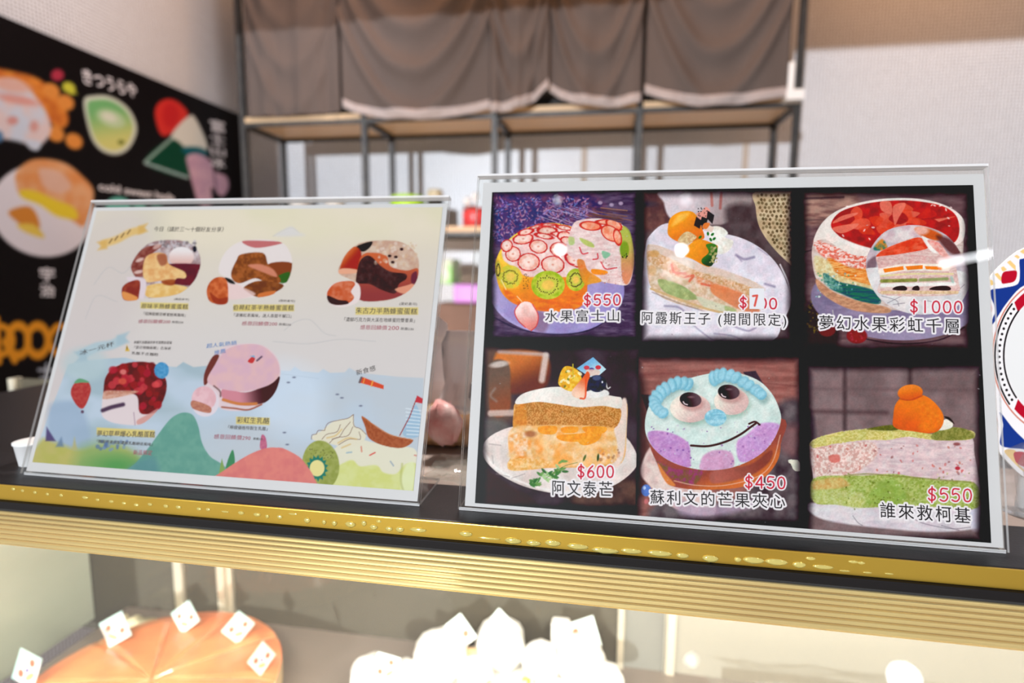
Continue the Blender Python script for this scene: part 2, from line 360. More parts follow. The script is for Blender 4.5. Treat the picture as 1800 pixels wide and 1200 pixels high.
# ================================================================ artwork of the six cake photographs (right sign)
DK = (30, 22, 27)
def specks(c, n=60):
    for i in range(n):
        c.dots(1, 845, 325, 1745, 955, .5, 1.3, [(150, 145, 150), (200, 195, 195), (110, 100, 110)], 1, .8, random.choice([1, 1, 2.4]))
def photo_frame(c, col, x0, y0, x1, y1, soft=46):
    c.P([(x0, y0), (x1, y0), (x1, y1), (x0, y1)], col, soft, 1, False)
def corner_fade(c, x0, y0, x1, y1, soft=90):           # the print's own soft black surround
    R = c.sub(-400, -400, 1700, 1700)
    if R is None: return
    sl, x, y = R; d = np.maximum(np.maximum(x0-x, x-x1), np.maximum(y0-y, y-y1)); m = np.clip(.5+d/soft, 0, 1); m = m*m*(3-2*m)
    c.put(sl, m, x, y, NZ(DK, (42, 32, 40), 60), 1)
def paint_dome(c):                                      # fruit dome, top left
    c.fill(DK); c.fr(840, 320, 4.138)
    c.P([(100, 60), (1160, 60), (1160, 1130), (80, 1130)], NZ((70, 52, 78), (104, 84, 110), 90, 20), 10, 1, False)
    c.P([(80, 90), (820, 90), (850, 300), (140, 460), (90, 460)], NZ((58, 50, 92), (110, 66, 96), 40), 60)
    c.P([(140, 150), (420, 120), (480, 250), (240, 400), (120, 420)], NZ((50, 60, 110), (96, 62, 110), 34), 60, .8)
    c.dots(800, 110, 110, 800, 430, 2, 6, [(150, 130, 190), (176, 120, 150), (96, 120, 180), (190, 140, 165), (120, 90, 160), (70, 60, 110), (160, 90, 120)], 4, .75, 2.4)
    for i in range(26):
        x = random.uniform(420, 760); y = random.uniform(160, 260)
        c.L([(x, y), (x+random.uniform(90, 210), y+random.uniform(20, 90))], 4, random.choice([(170, 150, 190), (150, 120, 160), (190, 170, 190)]), 3, .6)
    for i in range(22):
        y = random.uniform(175, 275); x = random.uniform(780, 900)
        c.L([(x, y), (x+random.uniform(120, 260), y+random.uniform(10, 60))], 5, random.choice([(150, 100, 80), (180, 130, 95), (90, 60, 60), (120, 78, 66)]), 3, .8)
    for x, y in ((890, 150), (972, 165), (1040, 155)): c.E(x, y, 16, 13, (165, 140, 165), 8)
    c.E(575, 790, 490, 318, GR((176, 160, 205), (300, 800), (150, 134, 190), (1000, 1000)), 5)
    c.E(575, 790, 470, 300, NZ((168, 152, 196), (148, 130, 182), 120), 20, .8)
    c.L([(110, 980), (300, 1068), (560, 1106), (800, 1080), (980, 980)], 8, (40, 30, 60), 8, .8, True)
    c.P([(430, 930), (520, 1000), (480, 1095), (400, 1060)], (128, 96, 120), 30, .7)
    # body
    c.P([(128, 640), (140, 545), (190, 455), (270, 380), (380, 325), (520, 296), (640, 312), (730, 345), (800, 420), (830, 600), (800, 720), (790, 830), (740, 905), (600, 940), (430, 930), (260, 880), (165, 790)], GR((240, 196, 70), (300, 500), (232, 120, 36), (420, 900)), 5)
    c.P([(190, 770), (330, 850), (520, 830), (780, 800), (770, 880), (690, 930), (520, 940), (360, 915), (230, 860)], NZ((238, 130, 38), (224, 104, 30), 60, 20), 18)
    c.P([(135, 560), (200, 620), (300, 760), (180, 770), (140, 690)], (234, 176, 60), 20, .8)
    c.P([(185, 560), (180, 480), (260, 400), (400, 330), (540, 305), (700, 345), (800, 480), (800, 600), (690, 680), (600, 690), (430, 690), (340, 680), (230, 600)], NZ((240, 214, 205), (228, 180, 176), 50), 10)
    S1, S2, RED = (238, 196, 184), (232, 160, 140), (196, 44, 44)
    for cx, cy, rx, ry, rot in ((370, 582, 80, 66, 0), (545, 600, 84, 64, .1), (255, 522, 56, 56, -.5), (210, 462, 42, 46, .6), (330, 412, 74, 40, -.15), (440, 468, 66, 50, .2), (350, 362, 58, 24, -.25), (505, 352, 72, 30, 0), (480, 392, 66, 20, .2), (590, 382, 56, 20, .2), (640, 400, 64, 40, .3), (510, 310, 56, 12, 0), (630, 332, 60, 18, .2), (420, 325, 44, 13, -.3), (700, 570, 74, 40, .5), (590, 490, 66, 52, .2), (655, 430, 56, 32, .3)):
        c.E(cx, cy, rx, ry, NZ(S1, S2, 26), 3, 1, rot); c.E(cx, cy, rx-3, ry-3, RED, 3, .95, rot, 8, rough=3)
        c.E(cx, cy, rx*.5, ry*.5, (246, 222, 210), 16, .7, rot); c.E(cx, cy, 9, 7, (214, 130, 110), 5, .7)
    # kiwi slices
    for cx, cy, rx, ry, g, a in ((510, 748, 122, 104, (150, 176, 40), 1), (712, 710, 70, 82, (150, 170, 44), 1), (236, 688, 86, 84, (226, 186, 60), .85), (148, 640, 20, 70, (190, 160, 60), .7)):
        c.E(cx, cy, rx, ry, NZ(g, (190, 196, 70), 24), 4, a); c.E(cx, cy, rx*.74, ry*.74, (200, 196, 80), 12, .8*a); c.E(cx, cy, rx*.36, ry*.36, (240, 190, 90), 16, a)
        for k in range(30):
            t = k/30*6.283; r = random.uniform(.52, .66); c.E(cx+rx*r*math.cos(t), cy+ry*r*math.sin(t), 6, 4, (58, 44, 24), 2, .85*a, t)
    c.dots(26, 330, 660, 372, 780, 3, 5, [(80, 60, 30)], 2, .6)
    # cut slice turned on its side
    sl_ = [(690, 310), (740, 276), (870, 264), (1000, 286), (1070, 330), (1120, 430), (1136, 560), (1120, 690), (1085, 748), (1000, 742), (890, 718), (810, 660), (760, 600), (700, 560), (640, 500), (660, 400)]
    c.P(sl_, NZ((236, 212, 206), (222, 184, 180), 40, 14), 4)
    c.P([(1040, 330), (1100, 350), (1130, 470), (1132, 620), (1090, 740), (1050, 700), (1040, 520)], GR((170, 176, 70), (1080, 380), (214, 130, 90), (1090, 680)), 10, .9)
    c.E(1066, 490, 34, 60, (120, 150, 40), 10, .9); c.dots(10, 1045, 500, 1090, 560, 3, 5, [(40, 44, 20)], 2)
    for cx, cy, rx, ry, rot in ((820, 318, 78, 34, .1), (930, 290, 70, 20, 0), (990, 310, 64, 36, .5), (965, 372, 76, 52, .6), (1016, 400, 30, 60, -.2)):
        c.E(cx, cy, rx, ry, NZ((240, 176, 150), (236, 130, 96), 26), 3, 1, rot, clip=sl_); c.E(cx, cy, rx-3, ry-3, (200, 48, 40), 3, .9, rot, 8, clip=sl_)
    c.P([(660, 400), (700, 405), (700, 450), (665, 455)], (186, 196, 130), 8); c.P([(745, 405), (830, 440), (845, 476), (790, 462), (750, 430)], (176, 186, 96), 8, .9)
    c.P([(905, 500), (965, 522), (930, 556), (908, 540)], (140, 184, 150), 5)
    for q in ([(740, 475), (760, 520), (800, 515)], [(870, 520), (872, 555), (838, 562)], [(895, 580), (930, 630), (1010, 622)], [(640, 540), (660, 585), (700, 600)]): c.L(q, 9, (206, 50, 62), 5, .9, True)
    c.P([(830, 632), (935, 645), (930, 672), (840, 668)], (240, 140, 40), 6)
    c.P([(720, 575), (770, 570), (800, 640), (900, 715), (830, 738), (770, 735)], GR((214, 120, 60), (740, 600), (230, 150, 50), (850, 720)), 8, .9)
    c.dots(46, 900, 560, 1060, 740, 3, 7, [(206, 150, 140), (240, 220, 214), (190, 120, 110)], 3, .7)
    # loose strawberry half
    c.P([(345, 868), (400, 890), (436, 960), (430, 1030), (390, 1080), (340, 1050), (290, 1000), (268, 940), (300, 890)], GR((244, 214, 206), (345, 900), (222, 130, 120), (380, 1070)), 4, rough=2)
    c.L([(300, 885), (268, 940), (292, 1004), (345, 1056)], 8, (206, 70, 70), 5, .9, True); c.L([(398, 888), (438, 965), (428, 1040), (388, 1080)], 8, (206, 70, 70), 5, .9, True)
    c.E(346, 935, 30, 40, (236, 176, 165), 16, .6)
    for q in ([(170, 710), (205, 780)], [(285, 830), (320, 868)]): c.L(q, 6, (250, 236, 200), 5, .7)
    corner_fade(c, 120, 80, 1140, 1120, 70)
def paint_prince(c):                                    # melon cake slice, top middle
    c.fill(DK); c.fr(1120, 320, 4.138)
    c.P([(20, 40), (1160, 40), (1160, 1180), (20, 1180)], NZ((84, 66, 70), (112, 92, 92), 160), 10, 1, False)
    c.P([(40, 60), (240, 60), (280, 230), (160, 330), (40, 340)], NZ((120, 80, 74), (90, 60, 62), 60), 40)
    c.E(40, 160, 80, 20, (60, 56, 70), 30)
    c.P([(190, 60), (780, 60), (800, 230), (640, 300), (560, 310), (330, 300), (230, 250), (195, 150)], GR((214, 196, 200), (300, 100), (150, 130, 128), (760, 250)), 16)
    c.L([(540, 80), (545, 170)], 20, (176, 100, 90), 10, .8); c.L([(612, 80), (604, 190)], 20, (160, 90, 84), 10, .8)
    c.P([(640, 200), (860, 180), (900, 420), (1050, 480), (1100, 860), (760, 500)], NZ((92, 76, 78), (74, 58, 60), 80), 50)
    # plate
    c.E(610, 800, 500, 420, NZ((226, 214, 220), (208, 194, 204), 160), 5, 1, .32)
    c.P([(60, 480), (90, 390), (210, 300), (420, 330), (740, 430), (960, 560), (1080, 720), (1110, 860), (1060, 1010), (900, 1180), (20, 1180), (40, 700)], NZ((228, 218, 224), (214, 200, 210), 120), 6)
    for q, w_ in (([(720, 530), (780, 560), (850, 545)], 18), ([(730, 540), (760, 575)], 8), ([(930, 740), (1000, 760)], 16), ([(200, 900), (300, 910), (360, 960)], 12), ([(410, 1040), (470, 1090), (560, 1150), (640, 1140)], 7), ([(680, 1040), (800, 1080), (860, 1060)], 12), ([(560, 1100), (700, 1120), (820, 1180)], 6), ([(880, 480), (950, 530)], 6)):
        c.L(q, w_, (120, 108, 136), 14, .65, True)
    c.L([(1040, 600), (1100, 740), (1112, 880), (1060, 1010)], 12, (244, 236, 240), 8, .7, True)
    # netted melon
    ml = [(860, 70), (1180, 60), (1180, 640), (1105, 590), (1010, 500), (930, 400), (880, 300), (862, 180)]
    c.P(ml, NZ((206, 180, 146), (182, 154, 120), 60), 5)
    for iy in range(19):
        for ix in range(11):
            x, y = 868+ix*30+random.uniform(-7, 7)+(iy % 2)*15, 70+iy*29+random.uniform(-7, 7)
            if Canvas.sd(c, np.array(ml, np.float32), np.array([x]), np.array([y]))[0] < -16: c.P([(x-10, y-2), (x-1, y-12), (x+10, y-4), (x+6, y+10), (x-6, y+8)], random.choice([(104, 84, 60), (82, 66, 46), (126, 104, 76)]), 4, .85)
    # slice of cake
    c.P([(70, 480), (120, 455), (250, 500), (420, 590), (640, 650), (900, 760), (880, 960), (700, 950), (480, 930), (250, 870), (130, 800), (80, 700)], NZ((206, 172, 140), (228, 200, 180), 26), 5)
    c.P([(80, 470), (140, 458), (280, 510), (420, 580), (640, 640), (900, 750), (900, 790), (640, 690), (420, 640), (250, 560), (120, 520)], (216, 190, 176), 12, .9)
    c.P([(90, 500), (250, 560), (450, 650), (760, 740), (860, 790), (860, 860), (700, 790), (450, 720), (250, 660), (90, 580)], NZ((200, 150, 104), (226, 188, 160), 12), 8)
    c.P([(240, 570), (330, 640), (560, 730), (740, 790), (860, 860), (850, 900), (600, 800), (400, 720), (240, 660)], NZ((228, 190, 170), (216, 130, 90), 30), 14, .9)
    for q in ([(250, 600), (270, 655), (350, 665)], [(350, 690), (410, 680), (380, 720)], [(470, 740), (560, 760), (640, 790)]): c.L(q, 16, (214, 90, 66), 8, .75, True)
    c.P([(560, 740), (760, 810), (880, 900), (870, 960), (760, 930), (640, 870), (540, 800)], GR((222, 130, 84), (600, 780), (206, 120, 90), (860, 940)), 12, .9)
    c.P([(155, 705), (300, 740), (400, 800), (440, 850), (320, 850), (190, 790)], NZ((150, 160, 104), (176, 182, 124), 30), 8)
    c.P([(430, 830), (560, 870), (640, 900), (620, 950), (500, 920)], (206, 204, 176), 12, .8); c.P([(640, 900), (720, 930), (700, 965), (650, 950)], (166, 176, 120), 10, .9)
    c.L([(100, 775), (300, 850), (520, 925), (700, 965)], 16, (206, 170, 124), 6, 1, True); c.L([(110, 800), (300, 878), (520, 950)], 8, (130, 110, 110), 8, .6, True)
    c.E(125, 520, 36, 26, (206, 150, 90), 12, .8); c.E(110, 640, 30, 40, (210, 160, 110), 14, .7)
    # topping
    c.P([(640, 400), (700, 430), (665, 500), (590, 520), (540, 440), (520, 350), (560, 320), (620, 330), (660, 370)], NZ((226, 214, 200), (244, 236, 226), 30), 8)
    c.P([(222, 340), (240, 265), (300, 220), (380, 210), (430, 240), (470, 330), (490, 400), (460, 420), (360, 440), (290, 430), (230, 390)], GR((240, 150, 40), (300, 240), (222, 112, 24), (400, 420)), 4)
    c.P([(300, 240), (380, 225), (330, 280), (250, 320)], (248, 190, 90), 24, .8)
    c.P([(470, 210), (500, 180), (530, 210), (515, 260), (480, 290), (430, 235)], (226, 150, 136), 3); c.dots(14, 430, 180, 530, 250, 4, 5, [(50, 40, 44)], 1)
    c.P([(512, 205), (562, 240), (548, 305), (505, 262)], (52, 42, 50), 3, 1, False); c.P([(430, 250), (470, 280), (455, 340), (412, 315)], (56, 40, 48), 3, 1, False)
    c.P([(470, 250), (515, 265), (500, 320), (455, 310)], (40, 30, 34), 3, 1, False); c.P([(500, 300), (560, 330), (545, 365), (480, 345)], (230, 196, 180), 3, 1, False); c.P([(490, 298), (530, 300), (505, 340), (475, 330)], (226, 120, 60), 3)
    c.P([(295, 425), (355, 360), (420, 385), (425, 412), (350, 460)], NZ((226, 196, 150), (196, 156, 110), 12), 4)
    c.P([(365, 465), (450, 415), (560, 450), (586, 480), (540, 600), (500, 612), (400, 560), (345, 540), (340, 500)], GR((240, 150, 50), (380, 500), (222, 130, 40), (480, 560)), 4)
    c.P([(500, 455), (560, 448), (584, 480), (575, 540), (540, 610), (480, 596), (470, 560), (520, 510)], GR((70, 120, 44), (500, 500), (36, 66, 36), (560, 580)), 4)
    c.dots(30, 530, 470, 580, 590, 4, 8, [(190, 176, 120), (150, 140, 90)], 3, .8, 1.6)
    for x, y in ((515, 375), (548, 380), (560, 412), (535, 418), (458, 400)): c.E(x, y, 14, 9, (40, 110, 50), 3, 1, random.random()*3)
    corner_fade(c, 60, 90, 1100, 1130, 80)
def paint_rainbow(c):                                   # rainbow crepe cake, top right
    c.fill(DK); c.fr(1400, 320, 4.0)
    c.P([(40, 60), (1220, 60), (1220, 1180), (40, 1180)], NZ((92, 66, 70), (120, 92, 94), 200, 40), 10, 1, False)
    c.P([(60, 90), (420, 80), (380, 240), (60, 300)], NZ((170, 130, 116), (120, 84, 80), 120, 26), 40)
    c.L([(60, 115), (330, 105)], 16, (60, 44, 50), 14, .8); c.L([(60, 270), (200, 262)], 12, (80, 56, 60), 14, .7); c.L([(60, 490), (140, 470)], 10, (50, 36, 44), 10, .7)
    c.P([(60, 880), (230, 830), (300, 1000), (280, 1160), (60, 1160)], (56, 44, 48), 40)
    c.dots(60, 75, 840, 210, 1060, 4, 9, [(90, 76, 40), (110, 90, 44), (60, 50, 34)], 4, .8)
    c.E(690, 830, 590, 280, GR((128, 112, 138), (200, 700), (154, 138, 164), (900, 1000)), 6, 1, .06)
    c.E(700, 800, 560, 240, NZ((120, 104, 132), (150, 134, 160), 120, 40), 20, .8, .06)
    c.L([(380, 1080), (700, 1135), (1000, 1110), (1180, 1020)], 8, (36, 26, 36), 10, .8, True)
    body = [(120, 420), (260, 250), (700, 120), (1100, 200), (1170, 350), (1140, 600), (900, 900), (700, 900), (480, 890), (300, 830), (180, 740), (120, 620)]
    c.P(body, NZ((214, 196, 186), (196, 170, 160), 50, 12), 6)
    # coloured layers of the side
    c.P([(130, 400), (260, 450), (520, 500), (520, 620), (400, 600), (240, 550), (140, 480)], NZ((222, 108, 90), (240, 206, 196), 16, 10, 3, 2.4), 16)
    c.P([(220, 530), (380, 600), (540, 620), (560, 730), (400, 700), (260, 650)], NZ((214, 110, 44), (236, 170, 100), 40, 8, 3, 2), 16)
    c.P([(130, 520), (230, 560), (280, 640), (400, 690), (560, 740), (560, 770), (380, 720), (220, 690), (140, 640)], NZ((226, 214, 170), (206, 176, 120), 18), 16, .9)
    c.P([(190, 640), (300, 700), (440, 730), (560, 770), (590, 850), (480, 850), (330, 790), (230, 740)], NZ((40, 110, 86), (30, 80, 96), 60, 8, 3, 2.2), 12)
    c.P([(200, 640), (260, 680), (330, 760), (250, 750), (190, 700)], NZ((140, 180, 160), (70, 120, 110), 14), 12, .8)
    c.dots(60, 130, 620, 420, 820, 3, 9, [(226, 226, 216), (110, 160, 170), (80, 150, 110), (210, 220, 200)], 4, .6)
    c.P([(140, 680), (260, 770), (420, 830), (640, 880), (640, 920), (420, 905), (260, 840), (160, 760)], NZ((176, 124, 96), (206, 150, 116), 30, 14), 10)
    # strawberry glaze top
    top = [(242, 300), (300, 215), (430, 165), (600, 135), (800, 130), (1000, 160), (1110, 220), (1145, 310), (1130, 400), (1060, 440), (800, 480), (520, 470), (380, 430), (290, 370)]
    c.P([(120, 420), (170, 300), (270, 210), (420, 150), (620, 116), (850, 116), (1040, 160), (1160, 240), (1186, 340), (1150, 430), (1000, 460), (500, 520), (330, 480), (200, 400)], (230, 214, 204), 6)
    c.P(top, NZ((196, 46, 36), (150, 34, 34), 50), 6)
    for i in range(34):
        t = random.uniform(0, 6.28); r = random.uniform(.1, .95); x, y = 700+430*r*math.cos(t), 300+150*r*math.sin(t)
        a = random.uniform(0, 6.28); q = [(x+random.uniform(30, 90)*math.cos(a+k), y+random.uniform(18, 50)*math.sin(a+k)) for k in (0, 1.4, 2.6, 4, 5.2)]
        c.P(q, random.choice([(214, 70, 50), (222, 92, 70), (186, 40, 34), (150, 30, 34), (206, 56, 44), (226, 110, 90)]), 6, .75, clip=top)
    for q in ([(260, 290), (400, 240), (430, 215), (340, 230), (280, 260)], [(255, 320), (430, 290), (400, 330), (310, 360)], [(1120, 240), (970, 260), (1000, 280)], [(590, 140), (660, 140), (670, 220), (600, 200)], [(680, 170), (770, 150), (720, 250), (690, 300)]): c.P(q, (228, 120, 100), 6, .85, clip=top)
    c.dots(18, 300, 160, 1100, 420, 3, 7, [(255, 226, 220)], 4, .7, 2)
    c.L([(300, 400), (420, 450), (560, 490)], 30, (236, 222, 214), 10, 1, True)
    # round inset with the cut slice
    ci = [(490, 600), (520, 470), (620, 350), (760, 306), (900, 310), (1050, 370), (1150, 490), (1210, 640), (1190, 790), (1100, 890), (900, 930), (720, 900), (570, 800)]
    c.P(ci, NZ((206, 190, 194), (190, 170, 176), 100), 4)
    c.P([(600, 370), (760, 306), (850, 320), (860, 380), (800, 420), (640, 420)], NZ((222, 206, 202), (200, 170, 176), 60), 14, 1, clip=ci)
    c.P([(830, 330), (900, 316), (1020, 370), (1000, 410), (900, 390)], (206, 90, 40), 16, 1, clip=ci); c.E(880, 340, 50, 30, (240, 190, 180), 20, .8, clip=ci)
    c.P([(980, 380), (1080, 400), (1160, 500), (1080, 500)], (96, 52, 52), 24, .9, clip=ci)
    c.P([(540, 470), (600, 400), (640, 460), (600, 480)], NZ((30, 110, 96), (206, 130, 60), 30), 12, 1, clip=ci); c.P([(500, 560), (560, 520), (560, 600), (500, 620)], (110, 80, 90), 16, .8, clip=ci)
    c.P([(495, 640), (560, 600), (1120, 620), (1215, 680), (1190, 790), (1100, 890), (900, 930), (720, 900), (570, 800)], NZ((226, 218, 214), (210, 200, 200), 80), 6)
    for q in ([(600, 800), (700, 830), (720, 870)], [(1120, 780), (1180, 720)], [(900, 830), (1000, 850)], [(640, 850), (740, 800)], [(680, 860), (760, 850)]): c.L(q, 5, (110, 100, 110), 6, .6, True)
    c.P([(560, 520), (620, 470), (760, 410), (880, 385), (1000, 430), (1060, 500), (1110, 560), (1140, 700), (1140, 770), (1000, 800), (600, 790), (590, 690), (575, 600)], NZ((226, 196, 186), (210, 166, 160), 20, 8), 4)
    c.P([(560, 520), (620, 470), (760, 415), (870, 390), (930, 460), (760, 500), (600, 520)], NZ((214, 66, 44), (228, 96, 70), 40, 20), 5); c.P([(880, 385), (920, 395), (1000, 470), (990, 500), (940, 480)], (240, 228, 220), 8)
    c.P([(920, 410), (1000, 425), (1060, 500), (1090, 560), (1000, 500)], NZ((226, 140, 130), (236, 180, 170), 16), 8)
    for k in range(9): c.L([(575, 530+k*9), (760, 515+k*9), (1090, 530+k*9)], 3, (206, 130, 130), 3, .5, True)
    c.L([(600, 630), (760, 600), (1060, 600)], 50, (238, 226, 210), 8, .9, True)
    for q in ([(610, 610), (750, 590), (755, 616), (620, 636)], [(766, 592), (888, 583), (888, 610), (780, 618)], [(902, 590), (1026, 594), (1022, 618), (910, 612)]): c.P(q, (236, 124, 30), 4, 1, False)
    c.L([(595, 660), (800, 645), (1100, 645)], 12, (222, 206, 150), 6, .9, True); c.L([(600, 695), (840, 688)], 24, NZ((150, 150, 80), (120, 120, 60), 20), 8, 1, True); c.L([(870, 688), (1060, 680)], 22, (146, 150, 100), 8, 1, True)
    c.L([(600, 725), (1110, 715)], 26, (240, 234, 226), 8, .9); c.L([(1090, 670), (1100, 700)], 20, (150, 190, 176), 10, .7)
    for cx, w_ in ((728, 50), (840, 26), (1012, 74)): c.P([(cx-w_, 756), (cx-w_*.6, 735), (cx+w_*.5, 728), (cx+w_, 745), (cx+w_*.7, 762)], (58, 22, 30), 4)
    c.L([(600, 775), (1130, 775)], 22, NZ((206, 170, 130), (226, 196, 160), 12), 6, 1)
    # berries
    c.E(215, 1035, 60, 50, (110, 24, 34), 10); c.E(425, 1080, 72, 54, (140, 34, 44), 10); c.dots(20, 370, 1040, 480, 1120, 5, 10, [(176, 70, 76), (120, 24, 34)], 5, .6)
    c.L([(255, 900), (262, 960)], 6, (200, 190, 180), 4, .8)
    corner_fade(c, 70, 90, 1190, 1150, 80)
def paint_mango(c):                                     # mango sponge slice, bottom left
    c.fill(DK); c.fr(840, 600, 4.0)
    c.P([(20, 30), (1160, 30), (1160, 1160), (20, 1160)], NZ((56, 44, 50), (74, 60, 68), 160), 10, 1, False)
    c.P([(60, 60), (140, 60), (250, 520), (60, 520)], (110, 80, 66), 50, .8)
    c.P([(130, 80), (470, 90), (490, 300), (330, 360), (180, 340)], GR((214, 120, 60), (200, 120), (110, 56, 40), (300, 340)), 26)
    c.L([(150, 72), (480, 92)], 26, (190, 160, 150), 18, .9); c.L([(478, 100), (450, 270)], 44, (214, 190, 180), 20, .9)
    c.P([(90, 160), (210, 150), (230, 300), (215, 500), (90, 500)], GR((110, 86, 74), (120, 200), (140, 76, 50), (200, 480)), 16)
    c.E(150, 160, 66, 22, (206, 188, 178), 14, .9, -.15); c.L([(120, 330), (90, 380), (130, 420)], 16, (150, 126, 116), 16, .7, True)
    c.L([(90, 505), (270, 500)], 44, (206, 176, 164), 16, .9)
    c.P([(20, 560), (180, 560), (300, 700), (60, 700)], (110, 106, 100), 40, .7)
    c.P([(20, 900), (200, 1000), (400, 1150), (20, 1160)], (64, 40, 40), 40, .9); c.P([(700, 1060), (1050, 950), (1140, 1150), (700, 1150)], NZ((110, 78, 66), (70, 50, 48), 80), 40, .8)
    # plate
    c.P([(36, 750), (60, 690), (150, 630), (300, 590), (700, 560), (1000, 640), (1120, 800), (1100, 900), (960, 1010), (760, 1070), (560, 1070), (330, 1020), (150, 930), (50, 830)], NZ((230, 214, 206), (212, 192, 184), 130), 6)
    c.L([(40, 770), (120, 880), (300, 985), (540, 1050), (760, 1050), (960, 990)], 16, (240, 228, 222), 10, .8, True)
    for q in ([(80, 720), (160, 730)], [(130, 930), (220, 950)], [(240, 960), (330, 930)], [(900, 860), (1020, 830)], [(100, 800), (110, 860)]): c.L(q, 6, (150, 136, 134), 8, .6)
    # slice
    c.P([(270, 430), (420, 440), (900, 450), (1040, 420), (1046, 600), (1020, 840), (860, 880), (480, 890), (240, 905), (210, 860), (235, 800), (215, 720), (245, 640), (250, 520)], NZ((228, 176, 110), (214, 150, 80), 30), 5)
    c.P([(1000, 430), (1046, 415), (1044, 640), (1015, 840), (940, 860), (950, 620)], (226, 200, 186), 14)
    c.P([(282, 425), (430, 420), (640, 445), (820, 455), (1000, 470), (960, 610), (760, 590), (580, 585), (420, 590), (330, 610), (250, 600), (262, 500)], NZ((176, 110, 50), (212, 150, 84), 7, 7, 2, 2.4), 6)
    c.P([(262, 480), (330, 430), (340, 600), (252, 604)], NZ((224, 146, 60), (206, 120, 44), 14), 14, .8)
    c.P([(270, 440), (290, 385), (380, 345), (560, 318), (760, 350), (960, 385), (1010, 400), (1000, 470), (880, 452), (720, 462), (560, 440), (420, 424)], GR((236, 226, 216), (500, 340), (226, 212, 200), (700, 450)), 5)
    c.P([(240, 610), (420, 590), (900, 600), (960, 640), (980, 820), (860, 870), (480, 880), (260, 850), (215, 740)], NZ((232, 170, 100), (236, 196, 150), 40), 14)
    c.dots(60, 240, 640, 900, 850, 14, 34, [(236, 150, 60), (240, 190, 130), (244, 214, 176), (230, 130, 40), (240, 200, 150)], 16, .5, 1.5)
    for q in ([(430, 600), (550, 595), (540, 650), (440, 645)], [(590, 605), (700, 600), (690, 640), (600, 642)], [(740, 600), (895, 600), (890, 640), (820, 650), (760, 640)], [(560, 660), (740, 650), (760, 700), (600, 700)], [(700, 650), (860, 640), (840, 700), (750, 730), (700, 700)]): c.P(q, NZ((232, 140, 34), (240, 160, 60), 20), 5, 1)
    c.P([(225, 660), (320, 640), (350, 720), (330, 800), (240, 790), (218, 730)], NZ((240, 206, 176), (236, 160, 90), 30), 14, .9)
    c.P([(210, 850), (300, 820), (500, 840), (480, 885), (330, 905), (230, 905)], NZ((222, 160, 80), (240, 196, 140), 16), 8, .9)
    c.E(370, 650, 40, 22, (150, 80, 50), 16, .7); c.dots(20, 850, 760, 1010, 850, 6, 14, [(214, 160, 120), (150, 100, 70), (236, 210, 190)], 8, .6)
    # topping
    c.P([(810, 110), (902, 195), (850, 240), (790, 250), (694, 190)], GR((120, 176, 214), (780, 130), (190, 214, 222), (830, 230)), 3, 1, False)
    c.E(765, 184, 20, 15, (206, 70, 80), 4); c.E(846, 182, 20, 15, (206, 60, 70), 4); c.E(800, 196, 18, 12, (80, 70, 130), 4); c.P([(760, 200), (850, 200), (850, 235), (790, 240)], (230, 190, 170), 6, .8)
    c.P([(565, 290), (590, 200), (630, 172), (700, 200), (730, 260), (720, 320), (660, 350), (600, 330)], NZ((226, 160, 30), (240, 196, 80), 16), 4)
    c.dots(14, 580, 200, 720, 320, 6, 11, [(250, 236, 190), (200, 130, 20), (110, 120, 40)], 4, .8, 1.6); c.L([(668, 160), (670, 260)], 8, (206, 180, 60), 3)
    c.P([(740, 370), (800, 340), (900, 340), (920, 375), (840, 395), (770, 392)], (230, 222, 216), 8); c.L([(900, 290), (912, 330), (930, 322)], 9, (226, 220, 216), 4, .9, True)
    c.P([(660, 350), (690, 310), (740, 250), (770, 210), (788, 240), (770, 300), (755, 380), (720, 402), (670, 385)], GR((226, 90, 40), (760, 230), (240, 196, 170), (690, 380)), 4)
    c.L([(760, 260), (755, 390), (720, 400)], 12, (222, 80, 44), 5, .9, True)
    c.E(838, 296, 66, 60, NZ((44, 50, 76), (28, 30, 50), 20), 4); c.E(835, 256, 30, 18, (84, 96, 130), 8, .8); c.E(875, 285, 5, 8, (230, 230, 240), 3)
    # herbs
    for i in range(46):
        x, y = random.choice([(random.uniform(430, 560), random.uniform(900, 990)), (random.uniform(540, 640), random.uniform(830, 930)), (random.uniform(380, 430), random.uniform(970, 1010))])
        c.E(x, y, 24, 9, random.choice([(70, 120, 60), (110, 150, 80), (50, 100, 50), (160, 190, 130)]), 4, .9, random.uniform(-1.2, 1.2))
    c.E(845, 815, 8, 26, (60, 80, 40), 4, 1, .1); c.E(750, 818, 8, 24, (80, 100, 50), 4, .9, .4); c.L([(480, 960), (600, 880), (700, 850)], 4, (90, 120, 60), 3, .8, True)
    corner_fade(c, 50, 50, 1130, 1150, 70)
